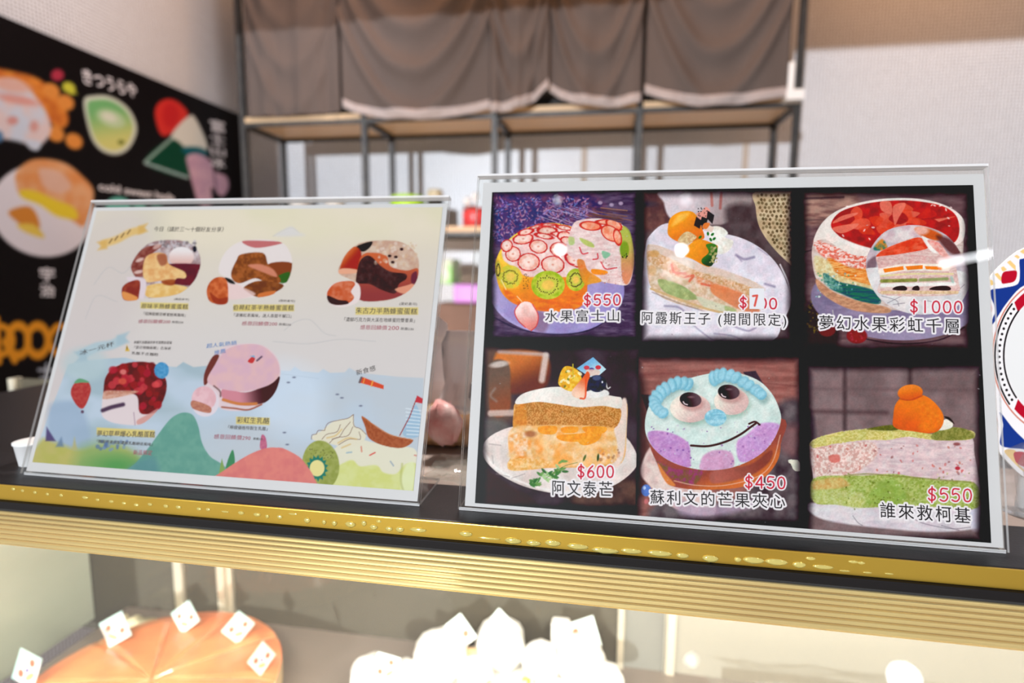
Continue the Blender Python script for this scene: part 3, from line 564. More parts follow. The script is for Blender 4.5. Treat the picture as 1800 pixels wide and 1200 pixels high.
def paint_smile(c):                                     # round cake piped with blue cream, bottom middle
    c.fill(DK); c.fr(1110, 620, 3.87)
    c.P([(20, 20), (1180, 20), (1180, 1200), (20, 1200)], NZ((140, 86, 80), (160, 104, 96), 200, 30), 10, 1, False)
    c.L([(60, 150), (520, 120)], 10, (116, 66, 64), 16, .6); c.L([(880, 205), (1120, 225)], 10, (116, 66, 64), 16, .6)
    c.P([(960, 380), (1180, 380), (1180, 1200), (200, 1200), (200, 1000), (700, 1000), (950, 700)], NZ((70, 56, 62), (110, 98, 100), 100), 50)
    c.P([(1000, 520), (1150, 500), (1120, 700), (1000, 640)], (140, 96, 96), 60, .7); c.P([(20, 240), (110, 250), (110, 900), (20, 900)], (70, 46, 46), 60, .8)
    c.P([(130, 640), (60, 800), (120, 900), (300, 1060), (560, 1100), (520, 930), (260, 880), (180, 760)], NZ((206, 170, 164), (226, 200, 190), 80), 14)
    c.P([(300, 1000), (520, 1040), (860, 1000), (800, 1060), (500, 1120), (340, 1100)], (176, 150, 170), 40, .8)
    c.P([(65, 282), (130, 285), (140, 400), (105, 400)], (56, 42, 50), 5, 1, False); c.P([(760, 130), (845, 122), (960, 320), (860, 320)], (70, 56, 66), 8, 1, False)
    # side
    c.P([(125, 600), (300, 600), (1000, 440), (1015, 620), (990, 740), (900, 850), (760, 910), (560, 930), (380, 925), (250, 890), (190, 780)], GR((150, 76, 66), (500, 800), (200, 106, 60), (560, 930)), 6)
    c.P([(170, 730), (300, 790), (480, 800), (420, 900), (290, 860), (220, 800)], NZ((120, 90, 60), (150, 66, 110), 20), 14, .85)
    c.P([(180, 750), (240, 830), (300, 900), (250, 895), (205, 830)], (216, 130, 70), 10, .9)
    c.P([(560, 800), (800, 760), (950, 660), (940, 740), (820, 830), (640, 880), (540, 880)], GR((170, 96, 86), (560, 820), (130, 66, 60), (900, 740)), 16, .9)
    c.L([(290, 870), (440, 900), (640, 900), (860, 840), (960, 740), (1012, 560)], 7, (226, 176, 150), 5, .7, True)
    # top
    top = [(92, 520), (105, 400), (160, 300), (300, 210), (480, 150), (680, 130), (850, 180), (950, 270), (1005, 380), (1015, 470), (960, 600), (860, 700), (700, 775), (520, 798), (350, 770), (220, 710), (130, 620)]
    c.P(top, NZ((214, 222, 214), (200, 212, 204), 60), 5)
    c.P([(110, 545), (200, 530), (310, 560), (390, 620), (400, 700), (390, 780), (250, 730), (150, 650)], NZ((198, 150, 196), (184, 130, 184), 16), 12, clip=top)
    c.P([(720, 600), (780, 560), (880, 480), (1010, 490), (990, 600), (880, 700), (760, 745), (720, 700)], NZ((206, 160, 204), (190, 140, 190), 16), 14, clip=top)
    c.P([(470, 740), (500, 690), (580, 660), (680, 680), (690, 780), (560, 800), (470, 795)], NZ((206, 160, 190), (196, 146, 176), 16), 14, clip=top)
    c.dots(70, 130, 470, 960, 770, 3, 7, [(150, 100, 160), (176, 130, 180), (130, 80, 150), (190, 180, 196)], 3, .7, 1.2, inside=top)
    # piping
    def rope(pts, n, w0, w1):
        q = cr(pts, 8); q = [q[int(i*(len(q)-1)/(n-1))] for i in range(n)]
        c.L([(x+14, y+22) for x, y in pts], w0*1.5, (120, 150, 146), 30, .6, True)
        for i, (x, y) in enumerate(q):
            t = i/(n-1); ww = w0+(w1-w0)*t; a = math.atan2(q[min(i+1, n-1)][1]-q[max(i-1, 0)][1], q[min(i+1, n-1)][0]-q[max(i-1, 0)][0])
            c.E(x, y, 34, ww, (120, 176, 194), 8, 1, a+.30); c.E(x-4, y-5, 22, ww*.86, (158, 202, 214), 16, .9, a+.30)
    rope([(385, 215), (320, 205), (250, 235), (190, 280), (160, 330)], 8, 46, 50)
    rope([(155, 350), (180, 385), (215, 410)], 4, 36, 40)
    rope([(560, 175), (620, 150), (700, 165), (780, 210), (850, 255), (885, 285)], 10, 52, 36)
    for ex, ey, px, py, rx, ry, sx in ((400, 375, 402, 318, 138, 98, 1), (680, 330, 662, 266, 118, 92, 1)):
        c.E(ex+10, ey+22, rx, ry, (130, 160, 140), 34, .6); c.E(ex, ey, rx, ry, GR((238, 222, 206), (ex-80, ey-60), (214, 176, 170), (ex+80, ey+80)), 5)
        for k in range(7): c.L([(ex-rx*.7+k*26, ey+ry*.25), (ex-rx*.5+k*26, ey+ry*.6), (ex-rx*.1+k*20, ey+ry*.9)], 4, (206, 170, 164), 6, .5, True)
        c.E(px+16, py+26, 80, 52, (176, 120, 116), 22, .6); c.E(px, py, 74, 50, GR((44, 20, 26), (px-40, py), (92, 70, 76), (px+50, py-20)), 4, 1, .12)
        c.L([(px-50, py+14), (px-40, py+28), (px-22, py+34)], 8, (240, 220, 220), 4, .9, True); c.E(px+2, py-18, 20, 7, (140, 110, 114), 8, .6)
    c.E(582, 452, 76, 46, (130, 166, 160), 26, .5); c.E(572, 440, 74, 58, NZ((126, 182, 200), (172, 212, 222), 26), 6)
    for k in range(4): c.L([(520+k*14, 455), (560+k*14, 425), (600+k*8, 420)], 5, (110, 166, 186), 4, .6, True)
    c.L([(405, 630), (520, 634), (640, 604), (740, 555), (810, 505), (845, 480)], 15, (70, 40, 38), 4, 1, True); c.L([(800, 482), (840, 468), (872, 488)], 13, (74, 44, 42), 4, 1, True)
    c.E(100, 935, 34, 40, (90, 120, 190), 6); c.E(88, 918, 10, 12, (176, 196, 230), 5); c.E(100, 1010, 14, 18, (190, 110, 110), 8)
    c.P([(1065, 730), (1130, 728), (1150, 770), (1165, 800), (1110, 800), (1085, 760)], (222, 216, 196), 4, 1, rough=4)
    corner_fade(c, 60, 50, 1130, 1130, 80)
def paint_corgi(c):                                     # pistachio and strawberry slice, bottom right
    c.fill(DK); c.fr(1400, 640, 3.53)
    c.P([(20, -20), (1180, -20), (1230, 1120), (20, 1120)], NZ((118, 96, 96), (136, 112, 112), 120), 10, 1, False)
    for x in (300, 705): c.L([(x, -20), (x, 400)], 26, (74, 58, 60), 22, .8)
    c.L([(20, 150), (1100, 160)], 14, (100, 80, 82), 24, .5); c.L([(20, 292), (560, 300)], 26, (84, 64, 66), 24, .7); c.P([(20, 330), (110, 330), (110, 780), (20, 780)], (60, 50, 60), 30, .8)
    c.P([(20, 540), (140, 560), (110, 900), (20, 900)], (70, 56, 56), 30, .8)
    # plate
    c.P([(85, 860), (500, 870), (1130, 900), (1160, 960), (1100, 1020), (860, 1040), (560, 1020), (240, 980), (100, 930)], NZ((206, 190, 196), (222, 210, 210), 120, 30), 14)
    c.P([(1080, 860), (1180, 900), (1170, 1010), (1090, 1020)], (206, 196, 214), 30, .8)
    for q in ([(350, 940), (380, 980), (410, 1000)], [(720, 955), (800, 990), (960, 1020), (1080, 1010)], [(900, 1000), (1010, 1030)]): c.L(q, 5, (110, 100, 110), 5, .6, True)
    sl_ = [(84, 490), (150, 450), (300, 415), (480, 400), (700, 410), (900, 450), (1080, 450), (1105, 560), (1130, 720), (1120, 890), (700, 885), (420, 885), (250, 870), (110, 855), (104, 720), (90, 580)]
    c.P(sl_, NZ((206, 176, 178), (222, 196, 194), 50, 14), 5)
    c.P([(90, 500), (200, 500), (460, 480), (500, 560), (420, 640), (300, 700), (120, 690)], NZ((206, 160, 150), (232, 206, 196), 12, 12, 3, 2.2), 16)
    c.dots(46, 120, 500, 1080, 680, 3, 8, [(196, 90, 90), (206, 120, 116), (190, 110, 96), (150, 96, 96)], 4, .7, 1.4)
    c.P([(200, 570), (260, 560), (270, 600), (220, 610)], (206, 100, 90), 10, .8); c.E(1000, 645, 16, 12, (180, 60, 70), 6); c.E(995, 495, 22, 10, (150, 90, 90), 6)
    c.P([(84, 490), (150, 448), (300, 415), (480, 398), (700, 408), (900, 440), (1085, 410), (1085, 465), (860, 470), (700, 450), (560, 470), (420, 470), (200, 500), (110, 520)], NZ((190, 176, 96), (214, 200, 130), 10, 8, 2, 2), 6, rough=4)
    c.P([(440, 400), (560, 378), (620, 382), (620, 410), (480, 408)], NZ((110, 110, 50), (90, 90, 44), 10), 8); c.P([(860, 470), (850, 425), (960, 390), (1070, 410), (1088, 462)], NZ((120, 120, 60), (150, 146, 80), 10), 8)
    c.P([(104, 710), (300, 690), (420, 690), (600, 680), (740, 700), (900, 720), (1110, 740), (1125, 890), (860, 885), (560, 885), (400, 890), (250, 870), (110, 855)], NZ((146, 160, 76), (176, 184, 110), 12, 9, 2, 2), 8)
    c.P([(104, 730), (250, 700), (320, 730), (310, 760), (120, 780)], NZ((214, 180, 120), (206, 150, 90), 14), 18, .8); c.P([(500, 740), (620, 720), (680, 820), (620, 870), (440, 860)], NZ((130, 156, 70), (150, 172, 84), 60), 24, .7)
    c.P([(110, 780), (400, 800), (400, 890), (250, 870), (110, 855)], NZ((176, 176, 100), (206, 204, 150), 9), 14, .7)
    c.dots(120, 300, 670, 1120, 900, 2, 6, [(90, 96, 40), (110, 120, 50), (200, 200, 140)], 3, .6, 1.4)
    c.L([(300, 690), (440, 680), (560, 690), (700, 700), (1100, 735)], 9, NZ((110, 116, 56), (150, 140, 80), 14), 8, .7, True)
    # orange biscuit topping
    c.P([(880, 410), (880, 370), (930, 340), (968, 360), (960, 395)], (232, 222, 206), 6); c.P([(915, 325), (950, 330), (980, 370), (950, 350)], (50, 38, 34), 6)
    c.P([(600, 330), (610, 260), (640, 215), (680, 190), (780, 190), (850, 230), (905, 300), (912, 360), (880, 412), (820, 428), (720, 415), (640, 405), (600, 380)], GR((232, 120, 44), (700, 220), (214, 92, 28), (640, 400)), 5)
    c.P([(760, 220), (880, 290), (900, 370), (830, 420), (760, 400), (780, 320)], NZ((236, 130, 54), (228, 112, 40), 16), 24, .8)
    c.E(706, 176, 78, 50, GR((236, 130, 56), (680, 140), (214, 92, 30), (690, 220)), 5, 1, -.1); c.L([(640, 215), (700, 222), (780, 196)], 7, (176, 70, 24), 7, .7, True)
    corner_fade(c, 90, 30, 1120, 1070, 70)
def banner(c, pts, col, w, shade):
    c.L(pts, w, col, 5, .95, True)
    a, b = pts[0], pts[-1]
    c.P([(a[0]-w*.9, a[1]-w*.2), (a[0]+w*.4, a[1]-w*.5), (a[0]+w*.5, a[1]+w*.7), (a[0]-w*.8, a[1]+w*.9), (a[0]-w*.3, a[1]+w*.3)], shade, 5, .9, False)
    c.P([(b[0]+w*.9, b[1]-w*.9), (b[0]-w*.4, b[1]-w*.5), (b[0]-w*.4, b[1]+w*.6), (b[0]+w*.9, b[1]+w*.2), (b[0]+w*.5, b[1]-w*.3)], shade, 5, .9, False)
def paint_menu(c):                                      # pastel sweets menu (left sign)
    c.fill(GR((214, 200, 182), (300, 380), (206, 196, 192), (300, 640)))
    c.P([(150, 360), (800, 350), (800, 420), (140, 430)], NZ((216, 206, 176), (222, 208, 186), 90), 50, .8)
    c.P([(130, 400), (280, 380), (200, 640), (60, 700)], (198, 184, 182), 60, .6)
    for q in ([(165, 500), (190, 470), (215, 480), (230, 468)], [(150, 560), (170, 520), (205, 530)], [(500, 580), (520, 565), (545, 562), (570, 585), (590, 590)], [(480, 600), (540, 604), (600, 596), (660, 600)], [(480, 415), (510, 400), (525, 408)]): c.L(q, 1.5, (176, 170, 172), 2, .5, True)
    c.P([(485, 415), (498, 404), (512, 398), (525, 408), (534, 414)], (206, 200, 204), 6, .7)
    # sea
    c.P([(120, 640), (150, 633), (220, 628), (260, 640), (310, 645), (322, 636), (340, 645), (390, 640), (480, 650), (510, 652), (518, 644), (530, 652), (560, 655), (568, 648), (580, 655), (606, 654), (614, 646), (630, 655), (700, 662), (745, 664), (735, 900), (40, 850)], NZ(GR((158, 174, 182), (300, 640), (184, 188, 194), (400, 800)), (182, 192, 204), 90, 40), 2, 1, False)
    c.P([(85, 720), (100, 706), (130, 705), (150, 730), (160, 770), (150, 790), (90, 780)], (150, 166, 186), 12, .8); c.E(150, 640, 40, 30, (176, 190, 192), 14, .7)
    c.P([(470, 640), (560, 660), (560, 760), (460, 740)], (206, 214, 226), 40, .5)
    c.L([(480, 655), (560, 665)], 1, (160, 170, 186), 2, .4)
    for x, y in ((593, 693), (601, 699), (634, 713), (517, 663), (507, 672), (500, 760), (505, 781)): c.E(x, y, 3, 1.4, (90, 90, 110), 1.5, .8)
    # ground, left
    c.P([(70, 775), (100, 778), (140, 790), (190, 780), (240, 800), (260, 860), (50, 850)], NZ((186, 172, 110), (176, 170, 96), 30), 10)
    c.P([(140, 790), (190, 780), (240, 800), (300, 850), (140, 850)], (130, 160, 100), 26, .8); c.E(205, 818, 40, 16, (86, 146, 84), 24, .9)
    c.P([(80, 775), (82, 750), (98, 775)], (80, 66, 106), 3, .9, False); c.P([(98, 785), (108, 768), (112, 785)], (100, 120, 146), 4, .8); c.P([(126, 790), (131, 768), (136, 790)], (176, 166, 110), 4, .8)
    c.dots(22, 170, 775, 225, 792, 2, 4, [(90, 110, 150), (120, 140, 170)], 2, .7)
    # banners
    banner(c, [(182, 428), (205, 421), (228, 409), (248, 404)], (214, 176, 112), 13, (206, 164, 96))
    for x, y in ((194, 424), (204, 419), (215, 414), (226, 408)): c.L([(x-2, y+3), (x+3, y-4)], 2.2, (110, 84, 60), 1.5, .8)
    banner(c, [(145, 622), (170, 610), (195, 606), (212, 598)], (170, 186, 192), 17, (160, 178, 186))
    # photographs in rounded leaves
    def leaf(x, y, w, h, base):
        q = [(x-w*.5, y+h*.02), (x-w*.38, y-h*.38), (x-w*.1, y-h*.5), (x+w*.25, y-h*.49), (x+w*.46, y-h*.34), (x+w*.49, y), (x+w*.42, y+h*.25), (x+w*.2, y+h*.46), (x-w*.08, y+h*.5), (x-w*.36, y+h*.49), (x-w*.46, y+h*.3)]
        c.P(q, base, 2); return q
    c.fr(160, 380, 4.5)
    q = [(318, 420), (340, 340), (420, 240), (520, 195), (700, 190), (820, 240), (865, 330), (855, 430), (800, 530), (700, 610), (560, 640), (400, 640), (400, 560)]
    c.P(q, NZ((200, 186, 186), (150, 120, 120), 40), 5); c.P([(318, 470), (330, 360), (420, 250), (560, 230), (480, 300), (430, 380), (420, 470)], NZ((120, 56, 50), (150, 90, 80), 40), 8, 1, clip=q)
    c.E(385, 345, 34, 14, (214, 180, 170), 8, .9, -.4); c.E(375, 440, 36, 14, (214, 180, 170), 8, .9, -.2); c.E(520, 240, 34, 16, (206, 170, 160), 8, .8, -.5)
    c.dots(50, 540, 195, 830, 250, 6, 12, [(120, 110, 112), (190, 180, 184)], 6, .7); c.E(820, 260, 16, 24, (40, 40, 50), 6)
    c.E(715, 320, 100, 78, GR((226, 216, 214), (700, 250), (214, 170, 160), (700, 390)), 10, 1)
    c.P([(560, 390), (860, 380), (850, 430), (800, 540), (680, 540), (600, 540)], NZ((92, 26, 50), (110, 40, 50), 40), 8, 1, clip=q)
    c.P([(430, 330), (500, 290), (590, 300), (620, 380), (740, 440), (745, 490), (680, 490), (640, 530), (560, 510), (440, 520), (410, 440)], NZ((214, 156, 100), (226, 186, 130), 40), 6, 1, clip=q); c.P([(520, 310), (590, 300), (600, 370), (550, 390)], (150, 80, 60), 14, .8)
    c.P([(430, 560), (560, 530), (760, 560), (700, 610), (560, 640), (440, 635)], NZ((216, 170, 100), (226, 190, 130), 40), 6, 1, clip=q); c.P([(560, 510), (660, 500), (650, 545), (580, 540)], (150, 70, 40), 10, .9)
    c.P([(290, 480), (430, 500), (420, 640), (380, 640), (300, 520)], (214, 196, 200), 14); c.P([(245, 570), (300, 520), (385, 510), (380, 620), (360, 660), (260, 660)], NZ((130, 50, 44), (150, 66, 50), 30), 5); c.P([(250, 595), (360, 635), (355, 664), (265, 660)], (214, 140, 80), 6)
    q = [(1010, 440), (1040, 320), (1120, 230), (1230, 190), (1400, 185), (1520, 215), (1580, 300), (1590, 400), (1560, 500), (1500, 580), (1400, 630), (1250, 645), (1100, 640), (1080, 500)]
    c.P(q, (220, 206, 202), 5); c.P([(1200, 195), (1490, 200), (1490, 220), (1300, 250)], (186, 106, 106), 6, 1, clip=q)
    c.P([(1400, 380), (1590, 370), (1570, 500), (1480, 500)], (130, 66, 40), 6, 1, clip=q); c.P([(1480, 470), (1570, 440), (1560, 510), (1510, 530), (1470, 500)], (50, 96, 40), 8, .95, clip=q)
    c.P([(1110, 440), (1150, 350), (1190, 300), (1360, 290), (1400, 380), (1460, 440), (1500, 520), (1400, 530), (1300, 490), (1180, 530), (1120, 500)], NZ((160, 90, 50), (120, 66, 36), 26), 5, 1, clip=q)
    c.P([(1240, 390), (1340, 380), (1440, 420), (1470, 480), (1380, 450)], (206, 130, 106), 12, .9, clip=q); c.P([(1210, 560), (1330, 510), (1520, 540), (1460, 600), (1330, 640), (1240, 600)], NZ((110, 60, 34), (140, 80, 46), 30), 6, 1, clip=q)
    c.P([(1330, 610), (1460, 590), (1420, 630), (1330, 645)], (200, 110, 60), 5, 1, clip=q)
    c.P([(1060, 500), (1200, 560), (1300, 620), (1120, 660), (1060, 620)], (222, 190, 186), 12, .8); c.P([(915, 580), (950, 510), (1010, 480), (1070, 500), (1085, 600), (1070, 690), (980, 690), (930, 660)], NZ((206, 110, 66), (176, 80, 46), 30), 5)
    c.P([(940, 600), (1010, 650), (1080, 640), (1070, 690), (980, 690)], (140, 50, 34), 10, .8); c.P([(1060, 485), (1110, 500), (1140, 535), (1090, 525)], (26, 30, 30), 5)
    c.fr(540, 380, 5.454)
    q = [(305, 550), (330, 430), (400, 330), (500, 260), (620, 235), (850, 235), (980, 290), (1060, 390), (1070, 500), (1055, 600), (1000, 690), (900, 760), (740, 810), (500, 800), (470, 640)]
    c.P(q, NZ((206, 180, 160), (190, 150, 130), 50), 5); c.P([(470, 290), (620, 240), (600, 300), (530, 340)], (44, 34, 34), 6, 1, clip=q)
    c.P([(320, 540), (350, 400), (450, 290), (520, 360), (480, 520)], GR((206, 110, 66), (360, 350), (160, 46, 24), (440, 420)), 8, 1, clip=q); c.P([(305, 550), (330, 500), (470, 510), (470, 545)], (222, 160, 130), 8, 1, clip=q)
    c.P([(520, 380), (640, 350), (760, 380), (800, 480), (950, 520), (1060, 500), (1050, 620), (900, 760), (700, 810), (500, 800), (470, 600)], GR((196, 96, 60), (700, 380), (140, 60, 60), (700, 780)), 8, 1, clip=q)
    c.P([(470, 580), (500, 440), (560, 380), (620, 390), (700, 470), (800, 530), (940, 550), (950, 600), (880, 650), (840, 740), (700, 700), (600, 650), (480, 640)], NZ((56, 30, 30), (76, 50, 50), 40), 5, 1, clip=q)
    c.P([(840, 700), (960, 660), (1040, 640), (940, 740)], (222, 150, 120), 8, .9, clip=q); c.P([(1000, 560), (1050, 530), (1050, 640), (1000, 640)], (90, 40, 60), 10, .8, clip=q)
    c.dots(60, 640, 250, 1050, 480, 8, 20, [(222, 206, 196), (200, 160, 130), (206, 170, 140)], 8, .5); 
    for x, y in ((905, 315), (850, 390), (820, 440), (790, 380)): c.E(x, y, 18, 14, (60, 36, 40), 5)
    c.P([(185, 740), (220, 670), (300, 625), (400, 620), (480, 640), (510, 700), (500, 800), (430, 850), (300, 870), (210, 830)], (222, 204, 200), 5); c.P([(190, 740), (230, 670), (300, 630), (420, 620), (460, 650), (420, 720), (450, 780), (390, 835), (280, 850), (210, 820)], NZ((190, 84, 50), (206, 120, 90), 50), 5); c.P([(195, 760), (300, 800), (380, 810), (390, 840), (280, 850), (210, 825)], (60, 26, 24), 6)
    # lower pictures
    c.fr(80, 580, 4.286)
    q = [(435, 470), (450, 360), (510, 280), (620, 245), (760, 240), (860, 280), (910, 380), (905, 480), (860, 580), (780, 670), (690, 715), (520, 700), (430, 650), (425, 560)]
    c.P(q, (214, 196, 196), 6); c.P([(435, 470), (450, 360), (520, 280), (660, 240), (820, 250), (910, 380), (900, 500), (850, 600), (790, 630), (710, 620), (690, 500), (600, 470), (520, 490)], NZ((130, 30, 40), (90, 26, 36), 40), 6, 1, clip=q)
    c.dots(70, 450, 260, 900, 600, 16, 32, [(170, 44, 56), (150, 30, 44), (190, 66, 70), (110, 24, 36)], 8, .8, inside=[(450, 440), (480, 320), (600, 260), (800, 260), (890, 380), (880, 500), (820, 600), (720, 600), (680, 460), (560, 450)])
    c.E(585, 315, 24, 20, (222, 130, 120), 8, .8); c.E(580, 385, 30, 24, (206, 90, 70), 10, .8); c.E(830, 410, 30, 24, (214, 80, 80), 10, .8)
    c.P([(440, 460), (560, 455), (700, 460), (620, 490), (440, 520)], NZ((190, 130, 106), (206, 160, 140), 14), 10, .9, clip=q); c.L([(430, 605), (500, 580), (585, 560)], 30, (80, 60, 80), 12, 1, True); c.P([(690, 680), (760, 640), (850, 590), (780, 680), (700, 712)], (200, 140, 130), 10, .8, clip=q)
    c.L([(665, 620), (675, 715)], 6, (140, 110, 130), 5, .7)
    c.P([(190, 480), (210, 410), (260, 380), (320, 390), (342, 440), (330, 500), (300, 570), (270, 592), (230, 560)], NZ((166, 56, 56), (180, 76, 70), 16), 5); c.P([(215, 400), (250, 365), (300, 375), (330, 395), (270, 395)], (100, 150, 110), 6); c.E(278, 615, 12, 12, (90, 60, 80), 5, .9)
    c.E(875, 303, 55, 62, NZ((70, 134, 176), (90, 150, 190), 16), 5, 1, rough=3); c.P([(600, 160), (612, 108), (636, 160)], (206, 170, 80), 4, 1, False); c.L([(614, 125), (613, 145)], 6, (90, 60, 40), 3)
    c.P([(590, 1090), (680, 1000), (780, 880), (860, 770), (930, 680), (990, 635), (1050, 620), (1110, 640), (1150, 720), (1180, 850), (1240, 950), (1330, 1010), (1400, 1090), (1250, 1140), (900, 1110)], NZ((100, 148, 134), (110, 156, 140), 50), 5)
    c.P([(590, 1090), (700, 990), (820, 960), (840, 1100)], (90, 130, 140), 50, .6)
    c.fr(320, 580, 4.2875)
    q = [(165, 410), (170, 320), (230, 200), (330, 120), (460, 100), (600, 110), (690, 170), (735, 250), (740, 350), (700, 470), (620, 550), (480, 605), (300, 595), (240, 500)]
    c.P(q, (214, 190, 192), 5); c.P([(165, 410), (170, 320), (230, 200), (280, 190), (250, 260), (210, 340), (190, 400)], (110, 56, 50), 6, 1, clip=q)
    c.P([(310, 440), (480, 470), (640, 410), (735, 350), (710, 480), (640, 540), (480, 570), (320, 530)], GR((200, 130, 140), (420, 500), (70, 36, 40), (620, 470)), 6, 1, clip=q); c.L([(310, 525), (430, 555), (560, 555)], 22, (196, 120, 70), 8, 1, True); c.L([(300, 580), (400, 590), (500, 600), (600, 560)], 12, (150, 80, 60), 6, .9, True)
    c.P([(190, 370), (250, 260), (330, 150), (460, 108), (600, 118), (700, 200), (735, 290), (720, 360), (640, 420), (480, 460), (330, 450), (230, 420)], NZ((214, 172, 172), (206, 166, 178), 60), 5, 1, clip=q)
    c.P([(495, 235), (530, 200), (550, 215), (530, 250)], (190, 60, 60), 4); c.P([(510, 195), (545, 190), (550, 210)], (120, 160, 190), 4); c.L([(565, 230), (600, 200)], 14, (90, 70, 90), 5, .9)
    c.E(175, 540, 105, 112, (214, 200, 206), 5); c.E(165, 515, 92, 92, NZ((214, 166, 170), (222, 180, 184), 30), 6); c.P([(80, 530), (210, 575), (205, 625), (80, 590)], NZ((170, 106, 90), (190, 130, 106), 14), 5); c.L([(240, 420), (285, 460), (290, 500)], 12, (100, 66, 66), 6, .8, True)
    c.P([(275, 1090), (300, 965), (325, 1060)], (130, 156, 90), 4); c.P([(330, 1030), (380, 900), (398, 1000), (360, 1040)], (70, 130, 90), 4); c.P([(588, 890), (600, 790), (630, 810), (638, 890)], NZ((176, 90, 120), (190, 110, 130), 10), 4)
    c.P([(160, 1150), (280, 1080), (400, 1000), (520, 930), (640, 888), (740, 890), (860, 940), (940, 1020), (1000, 1120), (1030, 1250), (600, 1230), (180, 1180)], NZ((214, 126, 116), (206, 116, 112), 50), 5)
    c.fr(540, 620, 4.614)
    c.P([(150, 900), (240, 760), (400, 700), (560, 730), (800, 760), (880, 790), (910, 900), (900, 1150), (200, 1140)], (216, 208, 186), 10)
    c.P([(120, 1120), (200, 960), (300, 890), (370, 870), (430, 920), (560, 910), (620, 970), (720, 980), (800, 900), (900, 920), (890, 1170), (500, 1170)], NZ((200, 200, 120), (206, 206, 140), 60), 14)
    c.P([(760, 1130), (765, 1000), (810, 900), (870, 900), (860, 1100), (800, 1160)], (216, 218, 176), 20, .8); c.L([(770, 900), (760, 1040), (790, 1150)], 16, (176, 176, 110), 14, .7, True)
    # whipped cream swirl
    c.P([(40, 680), (70, 655), (120, 630), (190, 570), (260, 540), (330, 530), (375, 500), (385, 590), (440, 620), (475, 660), (450, 720), (330, 770), (200, 740), (60, 710)], (216, 206, 184), 4)
    for q in ([(35, 700), (40, 665), (75, 660)], [(75, 660), (90, 630), (140, 630)], [(140, 630), (170, 570), (260, 545), (330, 530), (375, 500)], [(375, 500), (380, 590), (430, 615), (478, 660)], [(200, 700), (260, 680), (300, 620), (350, 560)], [(180, 730), (230, 690), (330, 670), (370, 600)], [(255, 745), (340, 700), (430, 700), (420, 640)], [(120, 700), (160, 660), (240, 640), (270, 580)]): c.L(q, 5, (120, 90, 80), 3, .9, True)
    for q in ([(160, 690), (230, 670), (280, 620)], [(250, 730), (330, 690), (400, 700)], [(280, 770), (350, 740)]): c.L(q, 12, (206, 170, 110), 8, .7, True)
    # kiwi
    c.E(110, 910, 150, 200, NZ((140, 146, 70), (156, 160, 90), 30), 6, 1, -.1)
    c.P([(80+r*74*math.cos(t), 935+r*88*math.sin(t)) for t, r in [(k*math.pi/15, 1.25 if k % 2 else .95) for k in range(30)]], (40, 116, 100), 4, 1, False)
    c.E(80, 935, 60, 66, (222, 206, 140), 5); c.dots(30, 20, 780, 210, 860, 3, 5, [(80, 80, 40)], 2, .7)
    c.fr(320, 580, 4.2875); c.P([(700, 900), (860, 940), (940, 1020), (1000, 1120), (1030, 1250), (700, 1230)], NZ((214, 126, 116), (206, 116, 112), 50), 5); c.fr(540, 620, 4.614)
    # boat, sail and spyglass
    c.P([(800, 560), (860, 440), (890, 430), (930, 560), (900, 680), (780, 670)], (150, 176, 196), 5, .9); 
    for k in range(8): c.L([(800-k*2+k*3, 450+k*30), (930, 470+k*28)], 7, (214, 220, 224), 4, .9)
    c.L([(750, 670), (830, 520), (890, 360)], 8, (150, 60, 60), 3); c.P([(890, 345), (945, 375), (940, 412), (875, 400)], (186, 56, 64), 4, 1, False)
    c.P([(440, 515), (490, 540), (560, 600), (660, 660), (760, 690), (858, 705), (820, 750), (740, 772), (600, 745), (500, 690), (470, 600)], NZ((150, 74, 44), (166, 90, 56), 16), 4); c.L([(450, 520), (560, 595), (680, 665), (850, 705)], 7, (190, 116, 70), 3, .9, True)
    c.P([(418, 240), (440, 192), (620, 262), (620, 295)], (206, 76, 50), 4, 1, False); c.L([(425, 238), (440, 200)], 18, (110, 90, 90), 4); c.L([(520, 268), (532, 228)], 12, (226, 150, 70), 4); c.L([(455, 246), (465, 206)], 8, (226, 150, 70), 4)
    for a, b, col in (((438, 760), (442, 800), (206, 130, 110)), ((508, 830), (550, 808), (206, 90, 80)), ((320, 810), (360, 805), (150, 170, 180)), ((675, 880), (700, 915), (150, 160, 170)), ((870, 830), (895, 835), (200, 130, 120))): c.L([a, b], 12, col, 4, .9)
    c.fr(0, 0, 1)
    for x0, y0, x1, y1, h in ((247, 541, 331, 543, 10), (410, 546, 517, 546, 11), (625, 552, 735, 552, 12), (170, 763, 272, 768, 12), (415, 744, 474, 746, 12)):
        c.P([(x0, y0-h), (x1, y1-h), (x1, y1+1), (x0, y0+1)], (214, 190, 110), 2, .9, False)
